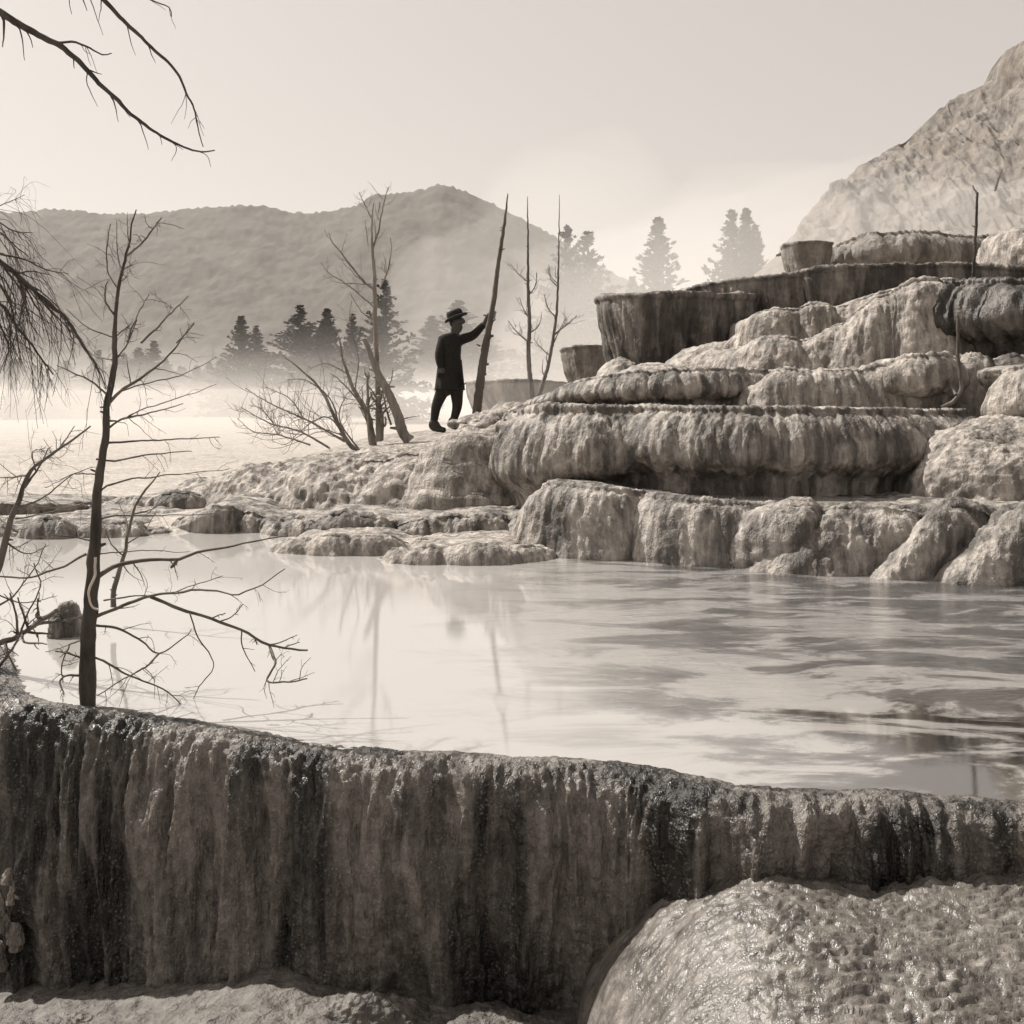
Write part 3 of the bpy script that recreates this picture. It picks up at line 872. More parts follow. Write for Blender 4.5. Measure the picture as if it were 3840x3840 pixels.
def dead_tree(name, label, cat, d0, trunk, trunk_r, branches, mat, seed, twig=(5, .12), tlevel=1, droop=.15, tsides=10, group=None, bmat=None, depth_spread=.35, up=0.0, knots=6):
    """trunk: list of px points; branches: (list of px points, r0 px, r1 px); depth wanders away from d0 along each branch"""
    rnd = random.Random(seed)
    base = at(trunk[0][0], trunk[0][1], d0)
    root = empty(name, base)
    tag(root, label, cat, group)
    px2m = d0 / F
    TP = crooked([at(p[0], p[1], d0) for p in trunk], .012, seed)
    k = len(TP)
    bag = TubeBag()
    tr = np.interp(np.linspace(0, 1, k), np.linspace(0, 1, len(trunk_r)), trunk_r) * px2m
    V, Q, cap = tube(TP, 1, 1, tsides, 0, seed)
    ring = (V[:k * tsides].reshape(k, tsides, 3) - TP[:, None]) * (tr * (1 + .24 * fbm(np.stack([np.arange(k) * .5, np.arange(k) * 0, np.arange(k) * 0], 1), 3, seed)))[:, None, None] + TP[:, None]
    V = np.concatenate([ring.reshape(-1, 3), V[-2:]])
    bag.V.append(V)
    bag.F += [tuple(q) for q in Q] + [tuple(x[:3]) for x in cap]
    bag.n += len(V)
    for _ in range(knots):
        i = rnd.randrange(k // 10, k - 2)
        D = np.array([rnd.choice((-1, 1)) * rnd.uniform(.6, 1), rnd.uniform(-.6, .3), rnd.uniform(-.2, .5)])
        bag.add(np.array([TP[i], TP[i] + D * tr[i] * 1.6, TP[i] + D * tr[i] * rnd.uniform(2, 3.4)]), tr[i] * .4, tr[i] * .2, 5, .1, 1)
    bag.build('trunk', mat, root, base)
    for bi, (pts, r0, r1) in enumerate(branches):
        dd = rnd.uniform(-1, 1) * depth_spread
        nb = len(pts)
        P3 = [at(p[0], p[1], d0 + dd * (q / max(1, nb - 1))) for q, p in enumerate(pts)]
        L = np.linalg.norm(np.diff(np.array(P3), axis=0), axis=1).sum()
        q = crooked(P3, min(.014, L * .02), seed + bi)
        bag = TubeBag()
        bag.add(q, r0 * px2m, r1 * px2m, 6, .18, bi)
        if twig[0]:
            add_twigs(bag, q, r0 * px2m, r1 * px2m, max(1, int(twig[0] * rnd.uniform(.6, 1.3))), min(twig[1], L * .5), rnd, tlevel, droop, up)
        bag.build('branch', bmat or mat, root, base)
    return root


# foreground tree in the pool
B = lambda pts, r0, r1, f=c4: ([f(*p) for p in pts], r0, r1)
tree_br = [
    B([(440, 1165), (520, 1115), (620, 1090), (800, 1085), (920, 1050), (1100, 1010), (1300, 970)], 9, 2),
    B([(800, 1087), (790, 1105), (772, 1122)], 8, 5),
    B([(430, 1345), (560, 1290), (680, 1250), (860, 1225), (1000, 1230), (1090, 1235), (1290, 1130)], 7, 1.6),
    B([(680, 1252), (850, 1320), (1000, 1370), (1120, 1420), (1220, 1475), (1392, 1496)], 7.5, 4.5),
    B([(1222, 1478), (1245, 1550), (1215, 1640), (1390, 1625)], 5, 2.5),
    B([(430, 1383), (520, 1395), (640, 1450), (720, 1510), (830, 1440), (870, 1400)], 5.5, 1.8),
    B([(720, 1510), (660, 1570), (590, 1610), (440, 1700)], 4.5, 1.8),
    B([(420, 1525), (500, 1560), (600, 1612), (720, 1660), (780, 1700), (830, 1750), (870, 1785)], 5, 1.8),
    B([(370, 1530), (310, 1510), (250, 1500)], 5, 2.5), B([(370, 1610), (300, 1610), (270, 1640), (290, 1690)], 5, 2.5),
    B([(370, 1450), (320, 1470), (285, 1550), (280, 1640)], 4, 2.5),
    B([(450, 790), (480, 750), (580, 725), (700, 710), (880, 690), (1040, 672)], 4, 1.2),
    B([(435, 630), (520, 640), (640, 612), (870, 595)], 4.5, 1.5), B([(465, 557), (600, 550), (700, 546), (1000, 530)], 4.5, 1.6),
    B([(470, 505), (540, 455), (640, 430), (830, 380)], 5, 1.6), B([(560, 450), (640, 405), (760, 370), (980, 295)], 3, 1.2),
    B([(495, 375), (560, 310), (650, 255), (730, 190), (820, 90), (875, 15)], 7, 2), B([(545, 322), (650, 290), (800, 255), (980, 170)], 3.2, 1),
    B([(490, 345), (420, 280), (330, 240), (260, 205)], 4.5, 1.6), B([(520, 180), (570, 120), (620, 0)], 4, 1.8),
    B([(505, 180), (440, 165), (370, 110), (290, 10)], 3.5, 1.5), B([(515, 80), (400, 35), (300, -50)], 3, 1.2),
    B([(718, 1445), (800, 1380), (860, 1300), (915, 1237)], 5.0, 2.4, c1), B([(690, 1530), (665, 1440), (660, 1250)], 3, 1.2, c1),
    B([(668, 1640), (612, 1540), (605, 1400), (625, 1270)], 3.2, 1.6, c1), B([(645, 1780), (600, 1710), (596, 1640), (610, 1590)], 4, 1.8, c1),
    B([(720, 1932), (760, 1820), (800, 1740), (843, 1668)], 5, 2.2, c1), B([(800, 1940), (900, 1840), (980, 1760), (1065, 1680)], 5, 2.2, c1),
    B([(660, 1900), (720, 1850), (745, 1830)], 3.5, 2, c1), B([(1000, 1940), (1050, 1890), (1098, 1830)], 3.5, 2, c1),
    B([(735, 1400), (722, 1300), (720, 1205)], 2.5, 1, c1), B([(690, 1590), (725, 1560)], 3, 1.5, c1), B([(695, 1520), (750, 1500)], 3, 1.5, c1),
    B([(390, 1060), (250, 1130), (120, 1165), (0, 1160), (-60, 1165)], 5, 3), B([(450, 905), (520, 885), (700, 885), (900, 880), (1060, 862)], 3.6, 1),
    B([(440, 1060), (640, 1045), (860, 1052)], 3, 1), B([(420, 1000), (300, 980), (170, 985), (40, 1050)], 3, 1.2), B([(420, 820), (300, 850), (120, 840)], 2.6, 1.2),
    B([(440, 700), (330, 700), (200, 760)], 2.6, 1.2), B([(470, 1270), (600, 1250), (760, 1235), (1010, 1160)], 3.5, 1.2),
    B([(860, 1330), (900, 1440), (965, 1555), (900, 1660), (850, 1760)], 3, 1.6),
]
t_front = dead_tree('dead_tree', 'tall bare dead tree rising out of the pool in the left foreground', 'dead tree', 4.52,
                    [(330, 2660), (329, 2440), (338, 2280), (352, 2070), (361, 1900), (378, 1740), (398, 1570), (414, 1450), (427, 1325), (431, 1200), (436, 1150), (443, 1093), (464, 994), (477, 928), (490, 841), (514, 788)],
                    [30, 29, 27, 25, 24, 21, 18, 16, 14, 12, 11, 9, 7, 6, 4, 2], tree_br, M_BARK, 17, twig=(6, .16), tlevel=2, droop=.12, tsides=12, bmat=M_TWIG)
bag = TubeBag()
bag.add(crooked([at(*c4(432, 1075), 4.46), at(*c4(428, 1160), 4.455), at(*c4(402, 1230), 4.45), at(*c4(415, 1295), 4.455), at(*c4(445, 1310), 4.46)], .004, 3), .0055, .004, 7, .1, 2)
bag.build('peeled_strip', M_PEEL, t_front, np.array(t_front.location))

# leaning dead tree at the left edge
lb = [B([(110, 760), (180, 660), (220, 580)], 6, 2), B([(200, 632), (260, 590), (340, 480)], 5, 1.6), B([(130, 700), (60, 712), (-20, 710)], 5, 2), B([(90, 850), (200, 800), (330, 700), (420, 670)], 4, 1.2),
      B([(70, 900), (180, 880), (300, 850)], 3.5, 1.2), B([(-40, 1475), (90, 1430), (180, 1360), (258, 1318)], 11, 8), B([(-30, 1600), (40, 1510), (80, 1450), (140, 1300), (180, 1200), (160, 1100)], 6, 2),
      B([(20, 1000), (120, 1060), (220, 1020)], 4, 1.2), B([(160, 680), (150, 600), (205, 580)], 3, 1.2), B([(-20, 1300), (60, 1250), (150, 1130), (210, 1010)], 4, 1.5), B([(-20, 1240), (100, 1280), (260, 1250)], 3, 1.2),
      B([(50, 940), (0, 900), (-40, 850)], 5, 2)]
dead_tree('dead_tree', 'pale leaning dead tree cut by the left edge above the pool', 'dead tree', 5.1,
          [c4(-230, 1760), c4(-60, 1250), c4(0, 1095), c4(40, 930), c4(80, 830), c4(130, 700), c4(200, 632), c4(330, 545), c4(410, 485)], [26, 22, 20, 17, 14, 11, 8, 5, 3], lb, M_WOOD, 29,
          twig=(9, .22), tlevel=2, droop=.1, bmat=M_TWIG)
# thin sapling behind the trunk
dead_tree('dead_sapling', 'thin crooked dead sapling in the pool just right of the foreground trunk', 'dead sapling', 6.1,
          [c4(515, 1300), c4(515, 1220), c4(555, 1090), c4(578, 1000), c4(600, 890), c4(640, 800), c4(720, 690)], [11, 9, 7, 6, 5, 4, 2],
          [B([(575, 990), (570, 900), (540, 830)], 3.5, 1.5), B([(605, 880), (700, 850), (800, 770)], 3, 1), B([(560, 1070), (500, 1010), (470, 930)], 3, 1.2), B([(580, 1010), (650, 960), (710, 860)], 2.6, 1)],
          M_TWIG, 31, twig=(5, .16), tlevel=2)

# overhanging tree: trunk out of the frame on the left
ob = [B([(-300, -60), (-100, 15), (0, 70), (130, 150), (320, 245), (430, 330), (530, 440), (640, 545), (760, 660), (910, 765), (1030, 825), (1150, 860), (1215, 850)], 16, 2.5, c1),
      B([(320, 243), (400, 238), (480, 260), (580, 310), (632, 302)], 5, 2.2, c1),
      B([(200, -420), (450, -160), (590, 0), (690, 110), (820, 235), (920, 330), (1010, 420), (1060, 530), (1095, 605), (1150, 835)], 12, 2, c1),
      B([(640, -120), (760, -40), (870, 5), (960, 45), (968, 95)], 4, 2, c1),
      B([(-300, 1280), (-120, 1400), (0, 1480), (100, 1560), (240, 1690), (380, 1810), (450, 1932), (530, 2050), (600, 2200)], 13, 2, c1),
      B([(-300, 1500), (0, 1720), (60, 1800), (160, 1932), (300, 2120)], 9, 2.2, c1), B([(-200, 1400), (0, 1440), (120, 1460), (250, 1520), (390, 1550)], 5, 1.5, c1),
      B([(-150, 1200), (0, 1262), (70, 1300), (180, 1320)], 4, 1.5, c1), B([(-150, 1250), (0, 1312), (60, 1370), (160, 1450)], 4, 1.5, c1), B([(0, 1480), (100, 1545), (190, 1535), (280, 1555)], 5, 1.5, c1),
      B([(-100, 1540), (0, 1620), (70, 1760), (100, 1932), (120, 2060)], 5, 1.5, c1), B([(20, 1510), (110, 1640), (160, 1780), (210, 1900)], 4, 1.2, c1), B([(-60, 1190), (60, 1140), (140, 1105)], 2.5, 1, c1),
      B([(-100, 1600), (0, 1560), (60, 1640), (90, 1750), (60, 1860)], 4, 1.2, c1), B([(-100, 1800), (0, 1850), (50, 1960), (20, 2100)], 5, 1.5, c1), B([(100, 1560), (200, 1720), (260, 1850), (290, 2000)], 4, 1.2, c1)]
ot = dead_tree('dead_tree', 'overhanging dead tree whose drooping bare boughs enter from the left', 'dead tree', 2.5,
               [(-960, 5050), (-950, 3600), (-930, 2600), (-900, 1600), (-880, 700), (-820, -300), (-780, -1200)], [120, 112, 100, 84, 66, 46, 26],
               [B([(-1360, -200), (-800, -180), (-300, -60)], 26, 17, c1), B([(-1250, -750), (-400, -700), (200, -420)], 22, 12, c1), B([(-1370, 1000), (-800, 1080), (-300, 1280)], 22, 14, c1),
                B([(-1380, 1250), (-700, 1300), (-300, 1500)], 16, 10, c1)], M_BARK, 37, twig=(0, 0), depth_spread=0.0, knots=10)
rnd = random.Random(77)
base = np.array(ot.location)
for bi, (pts, r0, r1) in enumerate(ob):
    q = crooked([at(p[0], p[1], 2.5) for p in pts], .004, 700 + bi)
    s_ = 2.5 / F
    bag = TubeBag()
    bag.add(q, r0 * s_, r1 * s_, 7, .15, bi)
    hang = bi >= 4
    add_twigs(bag, q, r0 * s_, r1 * s_, (30 if bi in (4, 5) else 13) if hang else (16 if r0 > 6 else 3), .17 if hang else .08, rnd, 2 if hang else 1, .75 if hang else .5, 0, .6)
    bag.build('branch', M_BARK, ot, base)

# log held by the man, dead trees beyond
dl = 17.9
log = dead_tree('standing_log', 'tall bare tapering log stood upright and gripped by the man', 'log', dl,
                [c2(936, 1660), c2(947, 1500), c2(965, 1350), c2(988, 1180), c2(1012, 1050), c2(1040, 900), c2(1062, 740), c2(1080, 600), c2(1098, 480), c2(1113, 380), c2(1126, 280), c2(1134, 205)],
                [18, 17, 16.5, 16, 14, 11.5, 10, 9, 8, 7, 5, 2],
                [B([(968, 1125), (945, 1112)], 4, 2, c2), B([(1005, 940), (985, 935)], 4, 2.5, c2), B([(1030, 1065), (1048, 1060)], 6, 4, c2), B([(1000, 1235), (1018, 1232)], 5, 4, c2)],
                plain('weathered log', warm(.10, 1.3), .8, .5, 6, .01, (1, 1, .2)), 41, twig=(0, 0), depth_spread=.02, knots=5)
dead_tree('dead_tree', 'tall forked dead tree standing left of the man', 'dead tree', 15.2,
          [c2(355, 1700), c2(350, 1400), c2(340, 1150), c2(333, 900), c2(328, 700), c2(318, 540), c2(312, 350), c2(330, 260)], [11, 10, 9, 9, 8, 7, 4, 1.5],
          [B([(318, 530), (350, 440), (370, 330), (400, 200), (418, 160)], 5, 1.5, c2), B([(312, 360), (280, 290), (235, 195)], 3, 1.2, c2), B([(325, 780), (260, 730), (150, 590), (75, 500), (55, 440)], 5, 1.5, c2),
           B([(335, 900), (270, 840), (150, 740), (60, 690), (5, 620)], 3.2, 1.2, c2), B([(290, 520), (275, 380)], 2.5, 1, c2), B([(350, 320), (365, 260)], 2.5, 1, c2), B([(365, 770), (410, 660), (430, 550), (425, 470)], 4, 1.4, c2),
           B([(330, 750), (120, 740), (20, 700)], 2.4, 1, c2), B([(338, 1000), (240, 900), (180, 800)], 3, 1, c2)], M_BRUSH, 43, twig=(7, .4), tlevel=2, up=.25, droop=0)
dead_tree('leaning_dead_trunk', 'broken dead trunk leaning left beside the forked dead tree', 'dead trunk', 15.0,
          [c2(540, 1700), c2(500, 1650), c2(455, 1510), c2(400, 1390), c2(340, 1270), c2(290, 1140), c2(265, 1080)], [22, 19, 17, 15, 13, 11, 8],
          [B([(400, 1390), (430, 1330), (440, 1260)], 3, 1.2, c2), B([(470, 1570), (560, 1550), (600, 1545)], 3, 1, c2)], M_BRUSH, 47, twig=(3, .35), tlevel=1, up=.2)
dead_tree('dead_stump', 'cluster of short dead stems at the foot of the forked dead tree', 'dead trunk', 15.3,
          [c2(320, 1730), c2(300, 1600), c2(280, 1530), c2(210, 1400), c2(165, 1290), c2(135, 1190), c2(120, 1090)], [15, 13, 11, 8, 6, 4, 3],
          [B([(300, 1690), (290, 1480), (285, 1300)], 7, 4, c2), B([(370, 1690), (375, 1560), (345, 1420)], 9, 7, c2), B([(280, 1530), (220, 1440), (110, 1320), (60, 1290)], 5, 1.4, c2), B([(430, 1600), (400, 1500), (380, 1400)], 5, 2, c2),
           B([(210, 1400), (230, 1200), (180, 1000), (190, 850)], 3, 1, c2), B([(165, 1290), (40, 1230), (-60, 1260)], 3, 1, c2), B([(280, 1480), (290, 1350), (230, 1300)], 3, 1, c2)], M_BRUSH, 53, twig=(10, .55), tlevel=2, up=.2)
dead_tree('dead_shrub', 'tangle of low bare branches spreading left at the edge of the ledge', 'dead shrub', 14.2,
          [c2(240, 1750), c2(180, 1720), c2(90, 1560), c2(0, 1380), c2(-150, 1240), c2(-230, 1180)], [9, 8, 6, 5, 3, 1.5],
          [B([(200, 1740), (60, 1560), (-60, 1590), (-180, 1700)], 4, 1.5, c2), B([(150, 1700), (-100, 1560), (-280, 1480), (-450, 1380)], 5, 1.5, c2), B([(60, 1740), (-120, 1640), (-300, 1590), (-480, 1490)], 5, 1.5, c2),
           B([(-60, 1720), (-250, 1660), (-400, 1640), (-500, 1560)], 4, 1.5, c2), B([(180, 1700), (100, 1650), (-20, 1620), (-120, 1640)], 3, 1, c2), B([(120, 1620), (60, 1440), (-80, 1330), (-200, 1330)], 4, 1.2, c2),
           B([(230, 1740), (120, 1580), (150, 1430), (220, 1380)], 4, 1.4, c2), B([(-100, 1560), (-180, 1440), (-330, 1370)], 3, 1, c2), B([(-280, 1590), (-360, 1500), (-430, 1480)], 3, 1, c2)],
          M_BRUSH, 59, twig=(16, .6), tlevel=2, up=.25, droop=0, depth_spread=.7)
dead_tree('dead_tree', 'slender twin stemmed dead tree in the steam right of the log', 'dead tree', 22.5,
          [c2(1292, 1640), c2(1290, 1500), c2(1280, 1420), c2(1262, 1250), c2(1258, 1120), c2(1265, 1000), c2(1257, 800), c2(1255, 600), c2(1255, 420), c2(1252, 220)], [11, 10, 9, 8, 7, 5.5, 4, 3, 1],
          [B([(1293, 1560), (1300, 1460), (1330, 1400), (1380, 1230), (1410, 1060), (1430, 900), (1440, 640), (1443, 420), (1446, 210)], 9, 1, c2), B([(1410, 1060), (1470, 1010), (1555, 940)], 3.5, 1.2, c2),
           B([(1400, 1130), (1440, 1040), (1480, 960)], 3, 1, c2), B([(1258, 740), (1200, 690), (1155, 630)], 3.5, 1.2, c2), B([(1260, 1100), (1190, 1040), (1135, 970)], 3.5, 1.2, c2), B([(1265, 960), (1225, 890), (1205, 830)], 3, 1, c2),
           B([(1425, 950), (1380, 900), (1355, 820)], 3, 1, c2), B([(1385, 1180), (1330, 1130), (1290, 1080)], 3, 1, c2), B([(1258, 820), (1300, 760), (1310, 680)], 2.5, 1, c2), B([(1430, 760), (1395, 720), (1375, 650)], 2.5, 1, c2),
           B([(1262, 1050), (1320, 1000), (1340, 930)], 3, 1, c2)], M_WOOD, 61, twig=(7, .5), tlevel=2, up=.35, droop=0, depth_spread=.5)
dead_tree('thin_pole', 'thin dead pole stuck upright in the dark bulge near the right edge', 'pole', 11.35,
          [(3651, 1075), (3652, 1000), (3660, 860), (3664, 760), (3665, 722)], [7, 6, 5.5, 5, 4], [B([(3665, 725), (3652, 708), (3648, 696)], 4, 2.5, lambda x, y: (x, y)), B([(3655, 850), (3646, 846)], 3, 2, lambda x, y: (x, y))], M_BARK, 63, twig=(0, 0), knots=8)
dead_tree('twisted_stake', 'pale twisted stake leaning on the steps near the right edge', 'stake', 10.0,
          [(3530, 1530), (3575, 1505), (3605, 1460), (3602, 1400), (3595, 1340), (3592, 1270), (3590, 1220), (3589, 1185)], [8, 8, 7.5, 7, 7, 6, 5, 2],
          [B([(3585, 1480), (3560, 1430), (3580, 1370)], 6, 4, lambda x, y: (x, y))], M_WOOD, 64, twig=(0, 0), knots=3)
dead_tree('small_twig', 'short thin twig standing on the rim of the great terrace', 'twig', 9.5, [(2942, 1535), (2938, 1510), (2930, 1485), (2924, 1456)], [3, 2.6, 2.2, 1.4], [], M_TWIG, 66, twig=(0, 0), knots=1)
dead_tree('small_twig', 'short dead stick on the misty hill slope, upper right', 'twig', 32.0, [(3731, 715), (3744, 670), (3757, 636)], [5, 4.5, 3], [B([(3744, 670), (3752, 655)], 3, 2, lambda x, y: (x, y))], M_TWIG, 68, twig=(0, 0), knots=2)


# ------------------------------------------------------------------ conifers
def conifer_mesh(seed, h=1.0, width=.36, ragged=.35, top=1, gap=.0, bare=.02):
    """unit-height conifer: returns trunk and crown meshes; crown = many needle-clump faces on whorled boughs"""
    r = random.Random(seed)
    tb = TubeBag()
    tb.add(np.array([[0, 0, 0], [.004, 0, .5], [0, 0, .97]]), .018, .003, 6, 0, 0)
    V, Fc = [], []

    def clump(p, dirv, L, w):
        n = len(V)
        up = np.array([r.gauss(0, .35), r.gauss(0, .35), 1.0])
        sd = np.cross(dirv, up)
        sd /= np.linalg.norm(sd) + 1e-9
        tip = p + dirv * L
        V.extend([p - sd * w * .4, p + dirv * L * .5 - sd * w, tip, p + dirv * L * .5 + sd * w])
        Fc.append((n, n + 1, n + 2, n + 3))
    z = bare + r.uniform(0, .03)
    tops = [(0, 0, 1.0)] + [(r.uniform(.07, .12) * r.choice((-1, 1)), r.uniform(-.05, .05), r.uniform(.82, .94)) for _ in range(top - 1)]
    for (tx, ty, th) in tops:
        z = bare if tx == 0 else .4
        while z < th:
            f = (z - bare) / (th - bare)
            env = width * (1 - f) ** .95 * (.6 + .4 * min(1, f * 6 + .4)) + .006
            if tx:
                env *= .6
            for k in range(r.randint(5, 8)):
                if r.random() < gap:
                    continue
                a = r.uniform(0, 6.283)
                L = env * r.choice((r.uniform(1 - ragged, 1.0), r.uniform(.9, 1.3)))
                o = np.array([tx * min(1, z / .5), ty, z])
                slope = r.uniform(-.3, .2) + f * 1.1
                dv = np.array([math.cos(a), math.sin(a), slope])
                dv /= np.linalg.norm(dv)
                m_ = max(3, int(L / .022))
                for q in range(m_):
                    t = (q + r.random()) / m_
                    p = o + dv * L * t + np.array([0, 0, -.05 * L * t * t])
                    for _ in range(4):
                        d2 = dv + np.array([r.gauss(0, .55), r.gauss(0, .55), r.gauss(0, .35)])
                        d2 /= np.linalg.norm(d2)
                        clump(p, d2, r.uniform(.035, .065) * (1.1 - .75 * f), r.uniform(.010, .019) * (1.15 - .6 * f))
            z += r.uniform(.014, .027)
    me = bpy.data.meshes.new('crown')
    me.from_pydata([tuple(v) for v in V], [], Fc)
    me.update()
    tm = bpy.data.meshes.new('trunk')
    tm.from_pydata(np.vstack(tb.V).tolist(), [], tb.F)
    tm.update()
    me.materials.append(M_TREE)
    tm.materials.append(M_FTRUNK)
    return tm, me


KINDS = [conifer_mesh(1, width=.27, ragged=.35), conifer_mesh(2, width=.34, ragged=.4, top=2), conifer_mesh(3, width=.23, ragged=.35), conifer_mesh(4, width=.33, ragged=.6, gap=.25, bare=.04),
         conifer_mesh(5, width=.30, ragged=.5, top=2, gap=.15)]


def conifer(px, py, d, base_z, kind, label, wid=1.0, rot=0.0, group='conifers standing in the misty valley'):
    p = at(px, py, d)
    h = p[2] - base_z
    root = empty('conifer_tree', (p[0], d, base_z))
    tag(root, label, 'tree', group)
    for nm, me in zip(('trunk', 'crown'), KINDS[kind]):
        o = bpy.data.objects.new(nm, me)
        COL.objects.link(o)
        o.parent = root
        o.scale = (h * wid, h * wid, h)
        o.rotation_euler = (0, 0, rot)
    return root


def gz(px, d):
    return float(ground_z(np.array([[(px - CX) * d / F]]), np.array([[float(d)]]))[0, 0]) - .2


TR = [  # px, py of the top, distance, kind, width factor, label
    (905, 1183, 105, 0, 1.0, 'dark pointed conifer midway between the foreground tree and the forked dead tree'),
    (962, 1222, 108, 2, 1.0, 'slim conifer pressed against the right side of a taller pointed conifer'),
    (1125, 1146, 100, 1, 1.15, 'broad dark conifer left of the dead shrub'),
    (1228, 1155, 104, 0, .95, 'conifer just right of the broad dark one'),
    (1322, 1178, 108, 2, 1.1, 'slim conifer seen through the stems left of the forked dead tree'),
    (1440, 1052, 78, 3, 1.1, 'ragged conifer with open tiers behind the forked dead tree'),
    (575, 1276, 120, 0, 1.1, 'conifer just right of the foreground trunk, tallest of its clump'),
    (520, 1305, 122, 1, 1.3, 'wide conifer directly right of the foreground trunk'),
    (372, 1312, 118, 0, 1.0, 'conifer just left of the foreground trunk'),
    (675, 1372, 150, 2, 1.2, 'small pale conifer in the far row, right of the clump'),
    (735, 1390, 155, 0, 1.1, 'small conifer in the far row, at its middle'),
    (775, 1400, 158, 2, 1.2, 'tiny conifer in the far row left of the pointed pair'),
    (818, 1352, 140, 0, .9, 'narrow conifer left of the dark pointed one'),
    (45, 1430, 100, 0, 1.1, 'dim conifer at the far left edge of the valley'),
    (122, 1412, 110, 1, 1.2, 'dim round topped conifer second from the left edge'),
    (185, 1420, 118, 2, 1.2, 'dim slim conifer third from the left edge'),
    (250, 1425, 120, 0, 1.2, 'dim conifer left of the leaning branches'),
    (440, 1330, 130, 4, 1.2, 'conifer half hidden by the foreground trunk'),
    (1720, 1128, 150, 1, 2.0, "pale misty conifer behind the man's hat"),
    (1592, 1290, 160, 2, 1.2, 'faint small conifer just left of the man'),
    (2125, 850, 62, 3, 1.0, 'tall misty conifer behind the twin stemmed dead tree'),
    (2205, 872, 64, 3, 1.25, 'spreading misty conifer right of the twin stemmed dead tree'),
    (2372, 1035, 90, 0, 1.0, 'faint small conifer above the left end of the pulpit'),
    (2468, 812, 62, 0, 1.05, 'lone slender conifer above the pulpit'),
    (2745, 785, 60, 4, 1.0, 'broad conifer above the left end of the long upper rim'),
    (2800, 778, 61, 0, .9, 'conifer grown into the right side of the broad one on the rise'),
]
r5 = random.Random(15)
for k in range(22):
    px = 10 + k * 40 + r5.uniform(-18, 18)
    TR.append((px, r5.uniform(1345, 1430) - (30 if 380 < px < 640 else 0), r5.uniform(125, 165), k % 3, r5.uniform(1.1, 1.5), 'small dim conifer in the misty tree line across the left of the valley'))
for k, (px, py, d, kd, w, lab) in enumerate(TR):
    d *= .62 if px < 1550 else (1.2 if px < 2000 else 1)
    conifer(px, py, d, gz(px, d), kd, lab, w * (1.9 if px < 330 else 1.5 if px < 1300 else 1.1), k * 1.7)


# ------------------------------------------------------------------ the man
dm = 18.05
deps = bpy.context.evaluated_depsgraph_get()
bvh = BVHTree.FromObject(ledge, deps)


def floor_z(x, y):
    h = bvh.ray_cast(Vector((x, y, 3)) - ledge.location, Vector((0, 0, -1)))
    return (h[0].z + ledge.location.z) if h[0] is not None else -.5


def skinned(joints, edges, sub=2):
    """joints: name -> ((x, y, z), radius or (rx, ry))"""
    names = list(joints)
    me = bpy.data.meshes.new('skin')
    me.from_pydata([tuple(joints[n][0]) for n in names], [(names.index(a), names.index(b_)) for a, b_ in edges], [])
    o = bpy.data.objects.new('skin', me)
    COL.objects.link(o)
    sk = o.modifiers.new('Skin', 'SKIN')
    for k, n in enumerate(names):
        r_ = joints[n][1]
        me.skin_vertices[0].data[k].radius = (r_, r_) if isinstance(r_, (int, float)) else r_
        me.skin_vertices[0].data[k].use_root = (k == 0)
    sk.use_smooth_shade = True
    sb = o.modifiers.new('Sub', 'SUBSURF')
    sb.levels = sb.render_levels = sub
    dg = bpy.context.evaluated_depsgraph_get()
    out = bpy.data.meshes.new_from_object(o.evaluated_get(dg))
    bpy.data.objects.remove(o)
    out.polygons.foreach_set('use_smooth', np.full(len(out.polygons), True))
    return out


def mp(x, y, dy=0.0):
    return Vector(at(*c2(x, y), dm + dy))


def foot_z(x, y):
    return max(floor_z(x + a_, y + b_) for a_ in (-.05, .05, .15) for b_ in (-.8, -.55, -.3, -.15, 0, .1))


zf = foot_z(*at(*c2(682, 1625), dm)[:2])
zf2 = foot_z(*at(*c2(790, 1600), dm - .1)[:2])
J = {
    'pelvis': (mp(785, 1330), .15), 'waist': (mp(785, 1240), .145), 'chest': (mp(790, 1140), (.17, .13)), 'upper': (mp(800, 1075), .12), 'neck': (mp(815, 1035), .058),
    'head0': (mp(826, 1010), .08), 'head1': (mp(826, 975), .098), 'head2': (mp(824, 945), .085),
    'shl': (mp(745, 1090, -.08), .075), 'ell': (mp(718, 1190, -.12), .058), 'wrl': (mp(735, 1268, -.15), .04), 'hal': (mp(752, 1290, -.14), .04),
    'shr': (mp(845, 1085, .05), .07), 'elr': (mp(925, 1062, .03), .056), 'wrr': (mp(995, 985, -.06), .038), 'har': (mp(1012, 950, -.1), .042),
    'hpl': (mp(745, 1380), .10), 'knl': (mp(700, 1490), .07), 'anl': (mp(684, 1610), .047), 'hpr': (mp(825, 1385), .10), 'knr': (mp(830, 1490, -.05), .07), 'anr': (mp(800, 1590, -.08), .047),
}
for k_, z_ in (('anl', zf), ('anr', zf2)):
    v = J[k_][0].copy()
    v.z = z_ + .09
    J[k_] = (v, J[k_][1])
J['tol'] = (J['anl'][0] + Vector((.09, -.04, -.045)), .02)
J['tor'] = (J['anr'][0] + Vector((.09, -.04, -.045)), .02)
E = [('pelvis', 'waist'), ('waist', 'chest'), ('chest', 'upper'), ('upper', 'neck'), ('neck', 'head0'), ('head0', 'head1'), ('head1', 'head2'), ('upper', 'shl'), ('shl', 'ell'), ('ell', 'wrl'), ('wrl', 'hal'),
     ('upper', 'shr'), ('shr', 'elr'), ('elr', 'wrr'), ('wrr', 'har'), ('pelvis', 'hpl'), ('hpl', 'knl'), ('knl', 'anl'), ('anl', 'tol'), ('pelvis', 'hpr'), ('hpr', 'knr'), ('knr', 'anr'), ('anr', 'tor')]
